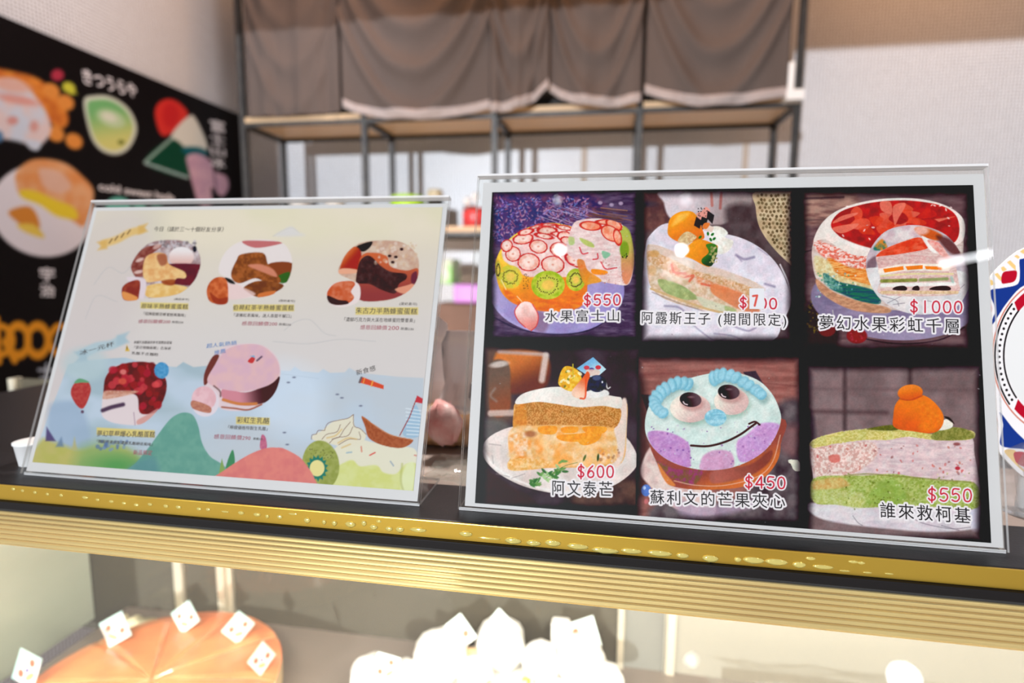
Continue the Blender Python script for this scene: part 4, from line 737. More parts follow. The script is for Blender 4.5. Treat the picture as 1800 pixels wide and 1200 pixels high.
def paint_board(c):                                     # black wall menu; soft shapes only where the photograph shows them
    c.fill((26, 23, 24))
    B, T = (236, 232, 236), (206, 216, 232)
    c.P([(-30, 120), (20, 125), (70, 140), (110, 180), (120, 215), (100, 225), (60, 190), (0, 160)], NZ((226, 140, 60), (200, 110, 50), 16), 6)
    for x, y in ((98, 235), (130, 248), (115, 180), (90, 160)): c.E(x, y, 16, 13, (226, 146, 70), 5, 1, .6)
    c.P([(-20, 150), (30, 140), (70, 180), (90, 225), (70, 255), (30, 248), (-20, 230)], NZ(T, (226, 206, 206), 30), 6); c.E(20, 150, 34, 12, (226, 170, 150), 8, .8, .2); c.E(30, 175, 40, 8, (222, 130, 110), 6, .6, .2)
    c.E(22, 212, 10, 8, (214, 140, 130), 5, .8); c.E(60, 222, 8, 10, (214, 150, 140), 5, .8); c.P([(45, 245), (72, 250), (66, 264), (52, 260)], T, 4); c.E(-2, 240, 8, 10, (90, 130, 170), 4)
    c.E(101, 132, 11, 10, (176, 56, 76), 4); c.E(121, 154, 12, 9, (206, 206, 70), 4, 1, .5); c.P([(126, 155), (136, 165), (122, 166)], (206, 206, 70), 4)
    kw = [(147, 178), (165, 168), (195, 170), (225, 190), (240, 220), (236, 245), (222, 265), (200, 272), (175, 262), (158, 235)]
    c.P(kw, (214, 222, 206), 4); c.P([(x*.86+192*.14, y*.86+220*.14) for x, y in kw], GR((120, 186, 120), (190, 185), (214, 214, 130), (200, 255)), 5); c.E(195, 208, 26, 14, (196, 220, 180), 6, .9, .4); c.E(192, 206, 14, 7, (226, 230, 214), 5, .9, .4); c.E(213, 250, 6, 4, (110, 120, 50), 3)
    c.P([(272, 200), (280, 180), (300, 174), (320, 185), (330, 205), (300, 235), (282, 235)], (216, 56, 50), 4); c.E(300, 203, 14, 22, (196, 40, 44), 5, .8)
    c.P([(300, 240), (330, 205), (345, 210), (365, 260), (340, 270), (320, 262)], (222, 224, 216), 4); c.P([(255, 285), (300, 245), (330, 265), (350, 285), (325, 312)], (20, 70, 50), 4); c.L([(255, 285), (302, 243)], 5, (150, 180, 170), 3); c.L([(257, 287), (330, 312)], 5, (160, 186, 186), 3); c.P([(318, 262), (345, 258), (365, 268), (350, 285)], (20, 96, 110), 5)
    c.P([(328, 275), (350, 270), (372, 285), (376, 300), (398, 310), (402, 330), (390, 345), (372, 330), (372, 358), (350, 358), (340, 330), (332, 300)], NZ((214, 176, 196), (196, 160, 186), 16), 4); c.L([(376, 300), (380, 340)], 3, (110, 90, 110), 2)
    c.E(208, 362, 22, 16, (110, 196, 180), 4); c.E(245, 364, 12, 9, (110, 186, 172), 4); c.E(275, 370, 14, 9, (110, 186, 172), 4)
    c.E(75, 370, 92, 80, (232, 228, 236), 4, 1, .3); c.P([(30, 300), (60, 280), (110, 285), (145, 310), (165, 340), (150, 395), (130, 390), (90, 360), (40, 345), (28, 325)], NZ((232, 176, 130), (226, 150, 90), 24), 5); c.P([(70, 295), (110, 305), (125, 330), (100, 340), (75, 325)], (226, 190, 176), 8, .8)
    c.P([(35, 335), (60, 335), (95, 350), (130, 365), (135, 385), (100, 380), (70, 360), (40, 348)], (236, 210, 60), 5); c.P([(15, 372), (45, 362), (62, 372), (70, 400), (50, 402), (30, 390)], (216, 140, 60), 5); c.P([(30, 395), (60, 395), (78, 418), (45, 408)], (236, 206, 90), 4)
    O = (236, 156, 44)
    for x, w_ in ((-4, 26), (32, 18), (66, 18), (98, 18)): c.E(x, 598, w_, 26, O, 3, 1, 0, 11) if x != 98 else c.L([(118, 576), (100, 574), (86, 598), (100, 622), (118, 620)], 11, O, 3, 1, True)
    c.L([(-6, 560), (-2, 636)], 11, O, 3); c.L([(8, 600), (26, 634)], 11, O, 3)
    for q in ([(68, 650), (98, 650)], [(82, 640), (80, 680)], [(72, 664), (96, 670)]): c.L(q, 4, T, 2.5)
    c.E(-2, 710, 15, 18, (226, 200, 150), 4); c.E(-6, 705, 8, 8, (200, 140, 80), 4)
    c.P([(14, 790), (60, 776), (110, 800), (110, 860), (20, 850), (10, 820)], (206, 210, 226), 5)
DISC = [(1800, 436), (1784, 445), (1766, 460), (1748, 478), (1735, 497), (1728, 520), (1738, 545), (1732, 570), (1722, 600), (1720, 650), (1724, 700), (1738, 728), (1752, 738), (1754, 752), (1748, 775), (1758, 796), (1778, 818), (1800, 838), (1860, 872), (1960, 868), (2020, 780), (2040, 650), (2010, 520), (1940, 430), (1860, 412)]
def paint_disc(c):                                      # round printed card at the right edge
    W, BL, R_, Y = (232, 224, 222), (34, 56, 128), (178, 28, 46), (230, 190, 120)
    c.fill(W); c.fr(1700, 420, 4.29)
    for q in ([(170, 305), (190, 310), (215, 340), (178, 350)], [(205, 265), (230, 255), (260, 290), (255, 318), (235, 300)], [(255, 215), (275, 205), (300, 230), (275, 245), (262, 238)], [(300, 175), (325, 160), (365, 200), (368, 238), (340, 215)], [(355, 130), (375, 118), (398, 135), (385, 150)], [(398, 95), (425, 75), (450, 80), (440, 115), (420, 110)]): c.P(q, Y, 3, 1, False)
    c.P([(258, 290), (275, 250), (320, 240), (372, 240), (372, 290), (350, 322), (300, 334), (264, 334)], R_, 4)
    c.P([(178, 385), (260, 370), (360, 350), (392, 320), (398, 250), (395, 165), (420, 148), (600, 120), (600, 350), (430, 350), (300, 480), (195, 640), (192, 600), (212, 550), (205, 500), (180, 440)], BL, 4)
    c.P([(162, 470), (185, 500), (188, 540), (165, 560)], (206, 150, 150), 4, .8)
    arc = lambda r, f=1.0: [(700-r*math.cos(a), 880+r*1.18*f*math.sin(a)) for a in np.linspace(-1.05, 1.05, 40)]
    c.P(arc(512)+[(900, 1400), (900, 300)], (200, 120, 100), 3, 1, False); c.P(arc(502)+[(900, 1400), (900, 300)], W, 3, 1, False)
    A = lambda a, r: (700-r*math.cos(a), 880+r*1.18*math.sin(a))
    for s_ in (-1, 1):
        c.P([A(s_*t, 484) for t in np.linspace(.78, 1.3, 8)]+[A(s_*t, 420) for t in np.linspace(1.3, .72, 8)], R_, 3, 1, False)
    for r in (490, 424): c.L([A(t, r) for t in np.linspace(-.74, .68, 30)], 13, (34, 28, 30), 3)
    for t in np.linspace(-.71, .66, 18): c.E(*A(t, 458), 10, 10, (34, 28, 30), 3)
    c.P([A(t, 412) for t in np.linspace(-1.3, 1.3, 30)], (222, 218, 214), 3, 1, False)
    c.fr(1700, 680, 3.75)
    c.P([(216, 165), (300, 270), (375, 345), (480, 440), (375, 410), (230, 390), (222, 320), (238, 250)], BL, 4); c.P([(188, 210), (200, 215), (202, 290), (188, 300)], (200, 110, 110), 4)
    c.P([(245, 420), (320, 420), (330, 500), (430, 590), (375, 560), (300, 490)], Y, 4); c.P([(315, 428), (400, 440), (420, 530), (340, 510), (312, 470)], R_, 4)
# ================================================================ room
CZ = float(CAM[2]-.15352)                               # top of the black ledge
YW, XL = 2.60, float(at(430, 205, y=2.6)[0])
def mosaic(nt, b, tc):
    br = nt.nodes.new('ShaderNodeTexBrick'); br.offset = 0; br.inputs['Scale'].default_value = 1
    br.inputs['Brick Width'].default_value = .0125; br.inputs['Row Height'].default_value = .0125; br.inputs['Mortar Size'].default_value = .0016; br.inputs['Mortar Smooth'].default_value = .2
    br.inputs['Color1'].default_value = (.86, .875, .915, 1); br.inputs['Color2'].default_value = (.79, .80, .84, 1); br.inputs['Mortar'].default_value = (.26, .24, .23, 1)
    g = nt.nodes.new('ShaderNodeNewGeometry'); sx = nt.nodes.new('ShaderNodeSeparateXYZ'); ad = nt.nodes.new('ShaderNodeMath'); cb = nt.nodes.new('ShaderNodeCombineXYZ')
    L = nt.links.new; L(g.outputs['Position'], sx.inputs[0]); L(sx.outputs[0], ad.inputs[0]); L(sx.outputs[1], ad.inputs[1]); L(ad.outputs[0], cb.inputs[0]); L(sx.outputs[2], cb.inputs[1])
    L(cb.outputs[0], br.inputs['Vector']); L(br.outputs['Color'], b.inputs['Base Color'])
    bp = nt.nodes.new('ShaderNodeBump'); bp.inputs['Strength'].default_value = .4; bp.inputs['Distance'].default_value = .001; bp.invert = True
    L(br.outputs['Fac'], bp.inputs['Height']); L(bp.outputs[0], b.inputs['Normal'])
M_WALL = mat('mosaic_tiles', rough=.35, build=mosaic)
def struct(name, a, b, m):
    o = boxo(name, a, b, m); o['kind'] = 'structure'; return o
struct('wall_back', (XL-.1, YW, 0), (2.6, YW+.1, 3.1), M_WALL)
struct('wall_left', (XL-.1, .9, 0), (XL, YW, 3.1), M_WALL)
struct('floor', (XL-.1, -1.5, -.05), (2.6, YW+.1, 0), mat('floor_tiles', (.30, .28, .26), .5, noise=((.36, .34, .32), 3)))
struct('light_blocker', (XL, 1.15, CAM[2]+.920), (2.6, 1.22, 3.1), mat('blocker_paint', (.55, .5, .46), .7, bump=(60, .2, .001)))  # unseen beam, added to keep the front light off the upper wall
struct('ceiling', (XL-.1, 1.15, 3.1), (2.6, YW+.1, 3.15), mat('ceiling_paint', (.6, .58, .55), .8, bump=(80, .2, .001)))

# wall menu board
t = thing('wall_menu_board', 'large black menu board with blurred food pictures on the left mosaic wall', 'menu board', (XL+.01, 1.85, .6))
zt = float(at(430, 205, x=XL+.02)[2]); MB = mat('black_board', (.012, .010, .011), .45)
boxo('backing', (XL+.001, .95, .55), (XL+.018, YW-.002, zt), MB, t)
WB = Sheet((XL+.0185, .95, .55), (0, 1, 0), (0, 0, 1))   # runs from front to back; its face looks into the room
WB.n = np.array([1.0, 0, 0])
INK = print_material('printed_ink', 1)
WB.grid('printed_artwork', .30, .02, YW-.952, zt-.552, 420, 360, .0006, paint_board, INK, t, gain=.85, floor=.004)
CHALK = mat('chalk_white_ink', (.72, .70, .74), .6, bump=(50, .01, .0001))
for s_, a_, b_, h_ in (('きつうらや', (147, 146), (240, 172), 25), ('富', (371, 230), (396, 234), 20), ('士', (371, 251), (396, 255), 18), ('山', (371, 271), (396, 275), 16), ('冰', (371, 293), (396, 297), 18), ('cold sweet hada', (174, 334), (306, 353), 13), ('宇', (71, 494), (96, 494), 24), ('治', (71, 521), (96, 521), 22)):
    WB.text('chalk_lettering', s_, a_, b_, h_, CHALK, t, .0012, .02, 1.0)

# ================================================================ shelving rack with boards and curtains
METAL = mat('black_steel', (.035, .033, .033), .45, .6, noise=((.06, .055, .05), 30)); WOOD = mat('pine_board', (.66, .46, .27), .5, noise=((.54, .35, .19), 6, 6, .25, (1, 14, 14)))
XP = [-1.457, -.945, -.434, .090, .612]; YF, YR = 2.15, 2.43; ZS = float(CAM[2]+.560)
rack = thing('shelving_rack', 'black steel shelving rack with pine boards in front of the mosaic wall', 'shelving', (-.42, 2.29, 0))
for x in XP:
    boxo('front_post', (x-.011, YF-.011, 0), (x+.011, YF+.011, 2.95), METAL, rack, .001)
    boxo('rear_post', (x-.011, YR-.011, 0), (x+.011, YR+.011, 2.95), METAL, rack, .001)
for lv, zz in enumerate((ZS, CAM[2]+.132, CAM[2]-.30, CAM[2]-.75, .12)):
    for k in range(4):
        boxo('shelf_board', (XP[k]+.012, YF-.008, zz+.006), (XP[k+1]-.012, YR+.008, zz+.026), WOOD, rack, .001)
    boxo('front_rail', (XP[0], YF-.009, zz-.010), (XP[-1], YF+.003, zz+.0055), METAL, rack)
    boxo('rear_rail', (XP[0], YR-.003, zz-.010), (XP[-1], YR+.009, zz+.0055), METAL, rack)
    for x in XP: boxo('cross_rail', (x-.009, YF+.0115, zz-.012), (x+.009, YR-.0115, zz+.005), METAL, rack)
for k in range(4):  # added dark blocks that make the gaps between the curtains dark
    o = boxo('gap_filler', (XP[k]+.03, YF+.03, ZS+.027), (XP[k+1]-.03, YR-.02, ZS+.75), mat('gap_filler_dark', (.03, .026, .024), .8, noise=((.045, .04, .036), 12)), None, .004)
    tag(o, ['dark filler box added behind the leftmost curtain on the rack', 'dark filler box added behind the widest curtain on the rack', 'dark filler box added behind the two middle curtains on the rack', 'dark filler box added behind the rightmost curtain on the rack'][k], 'box', 'dark filler boxes behind the curtains')
CLOTH = mat('grey_brown_linen', (.084, .061, .052), .9, noise=((.105, .08, .07), 260, 3, .3), bump=(900, .25, .0006)); HEM = mat('pale_hem', (.34, .285, .27), .85, noise=((.40, .34, .325), 60), bump=(700, .2, .0005))
CUR = [(434, 598, [(434, 204), (500, 203), (598, 196)], 2.125, 'leftmost curtain, narrow and dark, hanging flat beside the menu board', 1.6, .4),
       (600, 862, [(598, 184), (625, 197), (680, 208), (740, 211), (800, 202), (862, 190)], 2.10, 'widest grey linen curtain with one deep curved fold, second from the left', 1.0, 1.0),
       (862, 964, [(860, 196), (890, 194), (920, 187), (945, 172), (964, 152)], 2.09, 'narrow grey linen curtain with its right lower corner pulled up, in the middle', 1.6, .6),
       (962, 1127, [(960, 154), (985, 172), (1020, 184), (1070, 188), (1127, 178)], 2.105, 'grey linen curtain just right of the pulled-up corner', 1.2, .7),
       (1134, 1384, [(1132, 162), (1170, 175), (1230, 187), (1300, 182), (1384, 168)], 2.10, 'rightmost grey linen curtain with a pale hem, beside the white bracket', 1.0, .9)]
for xl, xr, bot, yy, lab, kf, amp in CUR:
    A = at(xl, 150, y=yy)[0]; B = at(xr, 150, y=yy)[0]; bp_ = [(at(u, v, y=yy)[0], at(u, v, y=yy)[2]) for u, v in bot]; ph = random.uniform(0, 6)
    def zb(x): return float(np.interp(x, [q[0] for q in bp_], [q[1] for q in bp_]))
    def cf(u, v, A=A, B=B, yy=yy, kf=kf, amp=amp, ph=ph, dy=0, v0=0, v1=1):
        v = v0+(v1-v0)*v
        x = A+(B-A)*u; z0 = zb(x); z = z0+(2.80-z0)*v; h = (z-z0)
        sag = (2*u-1)**2; s = h-.30*sag
        y = yy-amp*.026*math.exp(-((s-.02)/.035)**2)-amp*.026*math.exp(-((s-.17)/.035)**2)-amp*.022*math.exp(-((s-.32)/.04)**2)-amp*.016*math.exp(-((s-.47)/.04)**2)+.006*math.sin(u*9*kf+ph)+.004*math.sin(u*21*kf+ph*2)*math.exp(-h*3)
        return (x, y+dy, z)
    t = thing('curtain', lab, 'curtain', ((A+B)/2, yy, 2.8), 'linen curtains on the shelving rack')
    gridmesh('cloth', cf, 70, 70, CLOTH, t, True, .0016)
    hs = .030/(2.80-1.95)
    gridmesh('hem', lambda u, v: cf(u, v, dy=-.0016, v0=-.004, v1=hs if amp > .5 else hs*.3), 70, 5, HEM if amp > .5 else CLOTH, t, True, .0016)
rod = bmesh.new(); tube(rod, [(XP[0]-.05, 2.105, 2.80), (XP[-1]+.03, 2.105, 2.80)], .009); o = bmobj('curtain_rod', rod, METAL, rack, True)
p = at(1392, 165, y=2.09)
t = thing('shelf_bracket', 'white plastic clip bracket at the right end of the curtains', 'bracket', tuple(p))
WP = mat('white_plastic', (.78, .76, .74), .4, bump=(200, .05, .0003))
boxo('arm', (p[0]-.016, p[1], p[2]-.018), (p[0]+.040, p[1]+.05, p[2]+.016), WP, t, .003); boxo('pin', (p[0]-.013, p[1]+.004, p[2]+.012), (p[0]+.009, p[1]+.024, p[2]+.105), WP, t, .008)
# wall strips seen below the curtains
for u in (1027, 1310):
    p = at(u, 280, y=YW-.004); o = boxo('trim_2' if u == 1027 else 'trim_3', (p[0]-.012, YW-.008, .3), (p[0]+.012, YW-.0005, CAM[2]+.53), mat('beige_strip', (.50, .40, .32), .6, noise=((.46, .37, .3), 9))); o['kind'] = 'structure'

# ================================================================ things on the rack
ZB = float(CAM[2]+.132+.0262)
def jar(px0, px1, ytop, name, label, cat, cols, y=2.27, lid=.3, capn='lid'):
    a, b = at(px0, 380, y=y), at(px1, 380, y=y); r = (b[0]-a[0])/2; x = (a[0]+b[0])/2; zt_ = at((px0+px1)/2, ytop, y=y-r)[2]; H = zt_-ZB
    t = thing(name, label, cat, (x, y, ZB)); bm = bmesh.new(); lathe(bm, [(r*.9, 0), (r, .006), (r, H*(1-lid)-.01), (r*.93, H*(1-lid))], 32, (x, y, ZB)); bmobj('body', bm, cols[0], t, True)
    bm = bmesh.new(); z0 = H*(1-lid); lathe(bm, [(r*.94, z0), (r*.97, z0+.002), (r*.97, H-.012), (r*.9, H-.003), (r*.7, H)], 32, (x, y, ZB)); bmobj(capn, bm, cols[1], t, True); return t, x, r, H
clear = mat('milky_jar', (.62, .60, .58), .25, noise=((.55, .5, .45), 9))
jar(688, 747, 339, 'storage_jar', 'wide jar with a bright lime green lid behind the left menu stand', 'jar', (clear, mat('lime_lid', (.42, .72, .03), .35, bump=(40, .05, .001))), 2.28, .35)
jar(752, 779, 331, 'sauce_bottle', 'dark bottle with a beige cap beside the lime green lid', 'bottle', (mat('dark_glass', (.02, .016, .012), .1, bump=(20, .05, .001)), mat('beige_cap', (.50, .43, .28), .4, bump=(60, .1, .001))), 2.26, .22, 'cap')
for u in (528, 590): jar(u-17, u+17, 349, 'glass_jar', 'small clear glass jar peeping over the left stand, '+('left of its pair' if u == 528 else 'right of its pair'), 'jar', (clear, mat('pale_lid', (.6, .58, .56), .3, bump=(40, .05, .001))), 2.3, .2)
t, x, r, H = jar(814, 858, 363, 'red_tin', 'red tin with two white blobs standing in for highlights, on the pine shelf', 'tin', (mat('red_tin_paint', (.72, .06, .06), .3, bump=(30, .05, .001)), mat('red_lid', (.62, .07, .06), .3, bump=(30, .05, .001))), 2.24, .15)
for du, vv in ((-16, 352), (-2, 344)):  # white balls shaped to stand in for two blurred highlights
    p = at(836+du, vv, y=2.21); bm = bmesh.new(); lathe(bm, [(.004, p[2]-.035), (.005, p[2]-.014), (.012, p[2]-.009), (.016, p[2]), (.012, p[2]+.011), (.004, p[2]+.015)], 16, (p[0], 2.225, 0)); bmobj('highlight_blob', bm, WP, t, True)
ZB2 = CAM[2]-.30+.0262
for (u0, u1, v0, v1, yy, name, lab, m) in ((797, 862, 500, 532, 2.2, 'purple_packet', 'bright purple packet lying on a carton in the gap between the stands', mat('purple_film', (.46, .15, .55), .35, bump=(30, .3, .004))),
        (765, 850, 534, 596, 2.24, 'carton', 'brown cardboard carton under the purple packet', mat('carton_board', (.15, .085, .06), .75, noise=((.19, .11, .08), 10), bump=(80, .1, .001))),
        (762, 795, 455, 499, 2.3, 'cereal_pouch', 'pale pouch with a green stripe beside the left stand edge', mat('pouch_film', (.6, .58, .5), .4, noise=((.25, .6, .12), 14, 1, .05)))):
    a, b = at(u0, v1, y=yy), at(u1, v0, y=yy); z0 = ZB2 if name == 'carton' else a[2]
    if name == 'carton': CT = b[2]
    if name != 'carton': z0 = min(z0, a[2])
    o = boxo(name, (a[0], yy, z0), (b[0], yy+.14, b[2]), m, None, .008); tag(o, lab, {'purple_packet': 'packet', 'carton': 'carton', 'cereal_pouch': 'pouch'}[name])

# ================================================================ display case
X0, X1 = -.75, .62
GOLD = mat('brass_trim', (.74, .44, .06), .32, .85, noise=((.84, .54, .08), 14, 2, .3)); GOLDR = mat('brass_ribs', (.92, .70, .27), .28, .55, noise=((.8, .55, .2), 8, 2, .3))
BLK = mat('black_ledge_paint', (.010, .009, .010), .4, spec=.3, bump=(500, .25, .0004)); RUB = mat('black_rubber', (.010, .008, .008), .6, spec=.15, bump=(300, .2, .0003))
case = thing('display_case', 'refrigerated cake display case with a black ledge, brass trim and sloping glass', 'display case', (-.05, .55, 0))
boxo('ledge', (X0, .3205, CZ-.02), (X1, .378, CZ), BLK, case, .0012)
boxo('top_panel', (X0, .3785, CZ-.02), (X1, .76, CZ-.006), BLK, case)
tray = boxo('wooden_board', (-.24, .3790, CZ-.0058), (.45, .505, CZ-.004), mat('worn_board', (.22, .16, .13), .5, noise=((.42, .36, .32), 18, 5, .25, (.4, 3, 1)), bump=(90, .2, .001))); tag(tray, 'worn grey-brown wooden board on the case top behind the two stands', 'board')
trim = boxo('brass_trim', (X0, .3190, CZ-.0112), (X1, .3204, CZ-.0002), GOLD, case, .0004)
boxo('rubber_seal', (X0, .3165, CZ-.0178), (X1, .3203, CZ-.0114), RUB, case, .0006)
DROP = mat('water_drop', (.92, .76, .22), .08, .55, coat=1, bump=(30, .02, .0002))
def drop(u, v, w_, h_):
    p = at(u, v, y=.319); a = w_/2*.32/1000*1.06; b = h_/2*.32/1000; bm = bmesh.new(); bmesh.ops.create_icosphere(bm, subdivisions=2, radius=1)
    for q in bm.verts:
        s = 1+.25*(-q.co.z if q.co.z < 0 else 0)*(1-abs(q.co.x)); q.co = Vector((p[0]+q.co.x*a, .3190-max(0, -q.co.y)*b*.55, p[2]+q.co.z*b*s))
    bmobj('water_drop', bm, DROP, trim, True)
for u, v, w_, h_ in ((616, 921, 22, 12), (640, 919, 11, 12), (657, 926, 16, 11), (666, 916, 11, 6), (684, 929, 15, 9), (703, 930, 17, 11), (735, 931, 34, 9), (819, 938, 26, 10), (860, 946, 44, 4), (902, 950, 32, 12), (938, 954, 28, 11), (972, 954, 30, 12), (1016, 960, 40, 11), (1064, 967, 50, 11), (1110, 968, 38, 10), (1160, 972, 44, 11), (1200, 976, 22, 10), (1249, 981, 28, 13), (1297, 983, 12, 9), (1325, 984, 36, 12), (1365, 987, 38, 12), (1405, 992, 22, 11), (1447, 996, 34, 8), (1425, 981, 16, 6), (1500, 987, 16, 5), (1514, 989, 12, 5), (1485, 1003, 18, 3), (1525, 1006, 14, 3), (1563, 1008, 14, 3),
        (24, 859, 10, 7), (40, 862, 9, 6), (62, 865, 10, 7), (84, 868, 9, 7), (108, 870, 10, 7), (150, 874, 16, 7), (172, 878, 10, 6), (196, 881, 12, 6), (218, 884, 10, 6), (240, 887, 12, 7), (264, 886, 12, 7), (292, 889, 12, 8), (314, 891, 13, 8), (350, 894, 12, 7), (366, 895, 11, 7), (396, 899, 18, 4), (424, 901, 14, 8), (452, 904, 16, 8), (470, 907, 9, 8), (492, 908, 12, 9), (515, 903, 20, 4), (540, 914, 14, 11), (570, 917, 9, 10), (588, 919, 11, 11)): drop(u, v, w_, h_)
ra, rb = np.array([.3175, CZ-.0182]), np.array([.2990, CZ-.0318])
rail = boxo('light_rail', (X0, .3200, CZ-.0325), (X1, .3300, CZ-.0182), BLK, case)
NR = 7
for k in range(NR):
    a = ra+(rb-ra)*k/NR; b = ra+(rb-ra)*(k+.92)/NR; mid = (a+b)/2; nrm = np.array([-(a-b)[1], (a-b)[0]]); nrm = nrm/np.linalg.norm(nrm); nrm = nrm if nrm[1] > 0 else -nrm
    prof = [a-nrm*.002, a, a*.75+b*.25+nrm*.0007, mid+nrm*.0010, a*.25+b*.75+nrm*.0007, b, b-nrm*.002]
    V = [(x, q[0], q[1]) for x in (X0, X1) for q in prof]; n = len(prof)
    mesh('rib', V, [(i, (i+1) % n, (i+1) % n+n, i+n) for i in range(n)]+[tuple(range(n)), tuple(range(2*n-1, n-1, -1))], GOLDR, rail)
mesh('rail_web', [(x, q[0], q[1]) for x in (X0, X1) for q in (ra-nrm*.0015, rb-nrm*.0015, rb+np.array([.004, -.001]), ra+np.array([.004, -.002]))], [(0, 1, 5, 4), (1, 2, 6, 5), (2, 3, 7, 6), (3, 0, 4, 7), (0, 1, 2, 3), (4, 5, 6, 7)], GOLDR, rail)
GLASS = glassy('case_glass', (.97, .98, .97), .03, 1.40, .04, (.8, .82, .8))
sl = (rb-ra)/np.linalg.norm(rb-ra); g0 = ra+nrm*.0022; g1 = g0+sl*.30
mesh('sloping_glass', [(X0, g0[0], g0[1]), (X1, g0[0], g0[1]), (X1, g1[0], g1[1]), (X0, g1[0], g1[1])], [(0, 1, 2, 3)], GLASS, case)
DZ = float(at(560, 1152, y=.72)[2])                    # the display deck
WHT = mat('white_enamel', (.80, .78, .74), .35, bump=(60, .03, .0005)); FR = mat('champagne_frame', (.72, .66, .52), .35, .3, noise=((.62, .56, .44), 8)); DARKG = glassy('door_glass', (.55, .52, .44), .05, 1.5, .50, (.19, .165, .12))
boxo('deck', (X0+.01, .20, DZ-.02), (X1-.01, .715, DZ), WHT, case, .001)
boxo('deck_edge', (X0+.01, .7155, DZ-.02), (X1-.01, .724, DZ+.006), FR, case, .001)
boxo('front_glass', (X0, g1[0]-.004, .86), (X1, g1[0], g1[1]), GLASS, case)
boxo('cabinet', (X0, g1[0]-.004, 0), (X1, .76, .855), mat('cabinet_laminate', (.25, .2, .17), .4, noise=((.2, .16, .13), 5)), case, .002)
boxo('side_panel', (X1-.009, g1[0]+.002, .86), (X1, .735, CZ-.034), WHT, case)
px = lambda u: float(at(u, 1050, y=.74)[0])
SIDE = mat('pale_green_glass', (.46, .50, .40), .15, noise=((.60, .63, .53), 9, 3, .3, (1, .4, 1)))
xs = px(165); boxo('side_mirror', (xs-.012, .331, DZ+.001), (xs, .738, CZ-.034), SIDE, case)
def door(u0, u1, gm, lab=None, w0=.010, y=.74):
    a, b = px(u0), px(u1); d = boxo('rear_door', (a, y, DZ-.02), (b, y+.004, CZ-.024), gm, case)
    boxo('door_frame', (a, y-.006, DZ-.02), (a+w0, y+.010, CZ-.024), FR, d, .001); boxo('door_frame', (b-w0, y-.006, DZ-.02), (b, y+.010, CZ-.024), FR, d, .001); return d
D2 = mat('door_glass_warm', (.42, .32, .20), .15, noise=((.56, .50, .36), 5, 2, .3, (1, .2, .3)))
door(60, 322, DARKG); door(322, 404, DARKG, w0=.011, y=.733); door(404, 1098, DARKG, w0=.008); door(1098, 1172, mat('steel_grey', (.26, .25, .22), .4, .3, noise=((.3, .29, .25), 8)), w0=.001); door(1174, 1900, glassy('pale_door_glass', (.8, .78, .7), .05, 1.5, .62, (.50, .46, .38)), w0=.012)
# ================================================================ cakes in the case
def circ(p, q, r):
    A = np.array([[2*(q[0]-p[0]), 2*(q[1]-p[1])], [2*(r[0]-p[0]), 2*(r[1]-p[1])]]); b = np.array([q@q-p@p, r@r-p@p]); c = np.linalg.solve(A, b); return c, np.linalg.norm(c-p)
ZC = DZ+.062
cc, cr_ = circ(at(345, 1073, z=ZC)[:2], at(62, 1190, z=ZC)[:2], at(492, 1150, z=ZC)[:2])
cr_ = min(cr_, .16); print('crepe', cc, cr_)
GL = mat('orange_glaze', (.86, .17, .07), .30, noise=((.90, .42, .16), 14, 5, .28), coat=.6, bump=(90, .15, .001)); CREPE = mat('crepe_layers', (.80, .55, .28), .6, noise=((.9, .7, .42), 60, 3, .2, (1, 1, 16)), bump=(300, .3, .001))
ck = thing('crepe_cake', 'round orange-glazed crepe cake cut into wedges at lower left', 'cake', (cc[0], cc[1], DZ+.006))
NS = 10
for k in range(NS):
    a0, a1 = 2*math.pi*k/NS+.22, 2*math.pi*(k+1)/NS+.22; am = (a0+a1)/2; g = .0012; ox, oy = cc[0]+g*math.cos(am)/math.sin(math.pi/NS)*.5, cc[1]+g*math.sin(am)/math.sin(math.pi/NS)*.5
    bm = bmesh.new(); nr, na = 7, 9; top = {}; 
    for i in range(nr+1):
        for j in range(na+1):
            r = cr_*i/nr; a = a0+(a1-a0)*j/na; e = abs(j/na-.5)*2; z = ZC+.004*(1-(i/nr)**2)-(.004 if i == nr else 0)-(.0018 if e > .97 else 0)+.0002*math.sin(k*5+i*1.3+j*.7)
            top[i, j] = bm.verts.new((ox+r*math.cos(a), oy+r*math.sin(a), z)) if (i > 0 or j == 0) else top[0, 0]
    for i in range(nr):
        for j in range(na):
            vs = [top[i, j], top[i+1, j], top[i+1, j+1], top[i, j+1]]; vs = list(dict.fromkeys(vs)); bm.faces.new(vs)
    edge = [top[i, 0] for i in range(nr+1)]+[top[nr, j] for j in range(1, na+1)]+[top[i, na] for i in range(nr-1, 0, -1)]
    dn = [bm.verts.new((v.co.x, v.co.y, DZ+.0065)) for v in edge]; n = len(edge)
    for i in range(n): f = bm.faces.new((edge[i], edge[(i+1) % n], dn[(i+1) % n], dn[i])); f.material_index = 1
    f = bm.faces.new(dn[::-1]); f.material_index = 1
    bmobj('wedge', bm, [GL, CREPE], ck, False)
bm = bmesh.new(); lathe(bm, [(cr_*1.08, 0), (cr_*1.14, .003), (cr_*1.14, .006), (cr_*1.05, .006)], 48, (cc[0], cc[1], DZ)); tag(bmobj('cake_plate', bm, WHT, None, True), 'white round plate under the orange crepe cake', 'plate')
MINT = mat('mint_card', (.50, .72, .66), .6, bump=(50, .02, .0002)); CARD = mat('white_card', (.86, .84, .80), .6, bump=(50, .02, .0002)); ORG = mat('orange_print', (.80, .16, .08), .5, bump=(50, .02, .0002)); PUR = mat('violet_print', (.20, .16, .36), .5, bump=(50, .02, .0002))
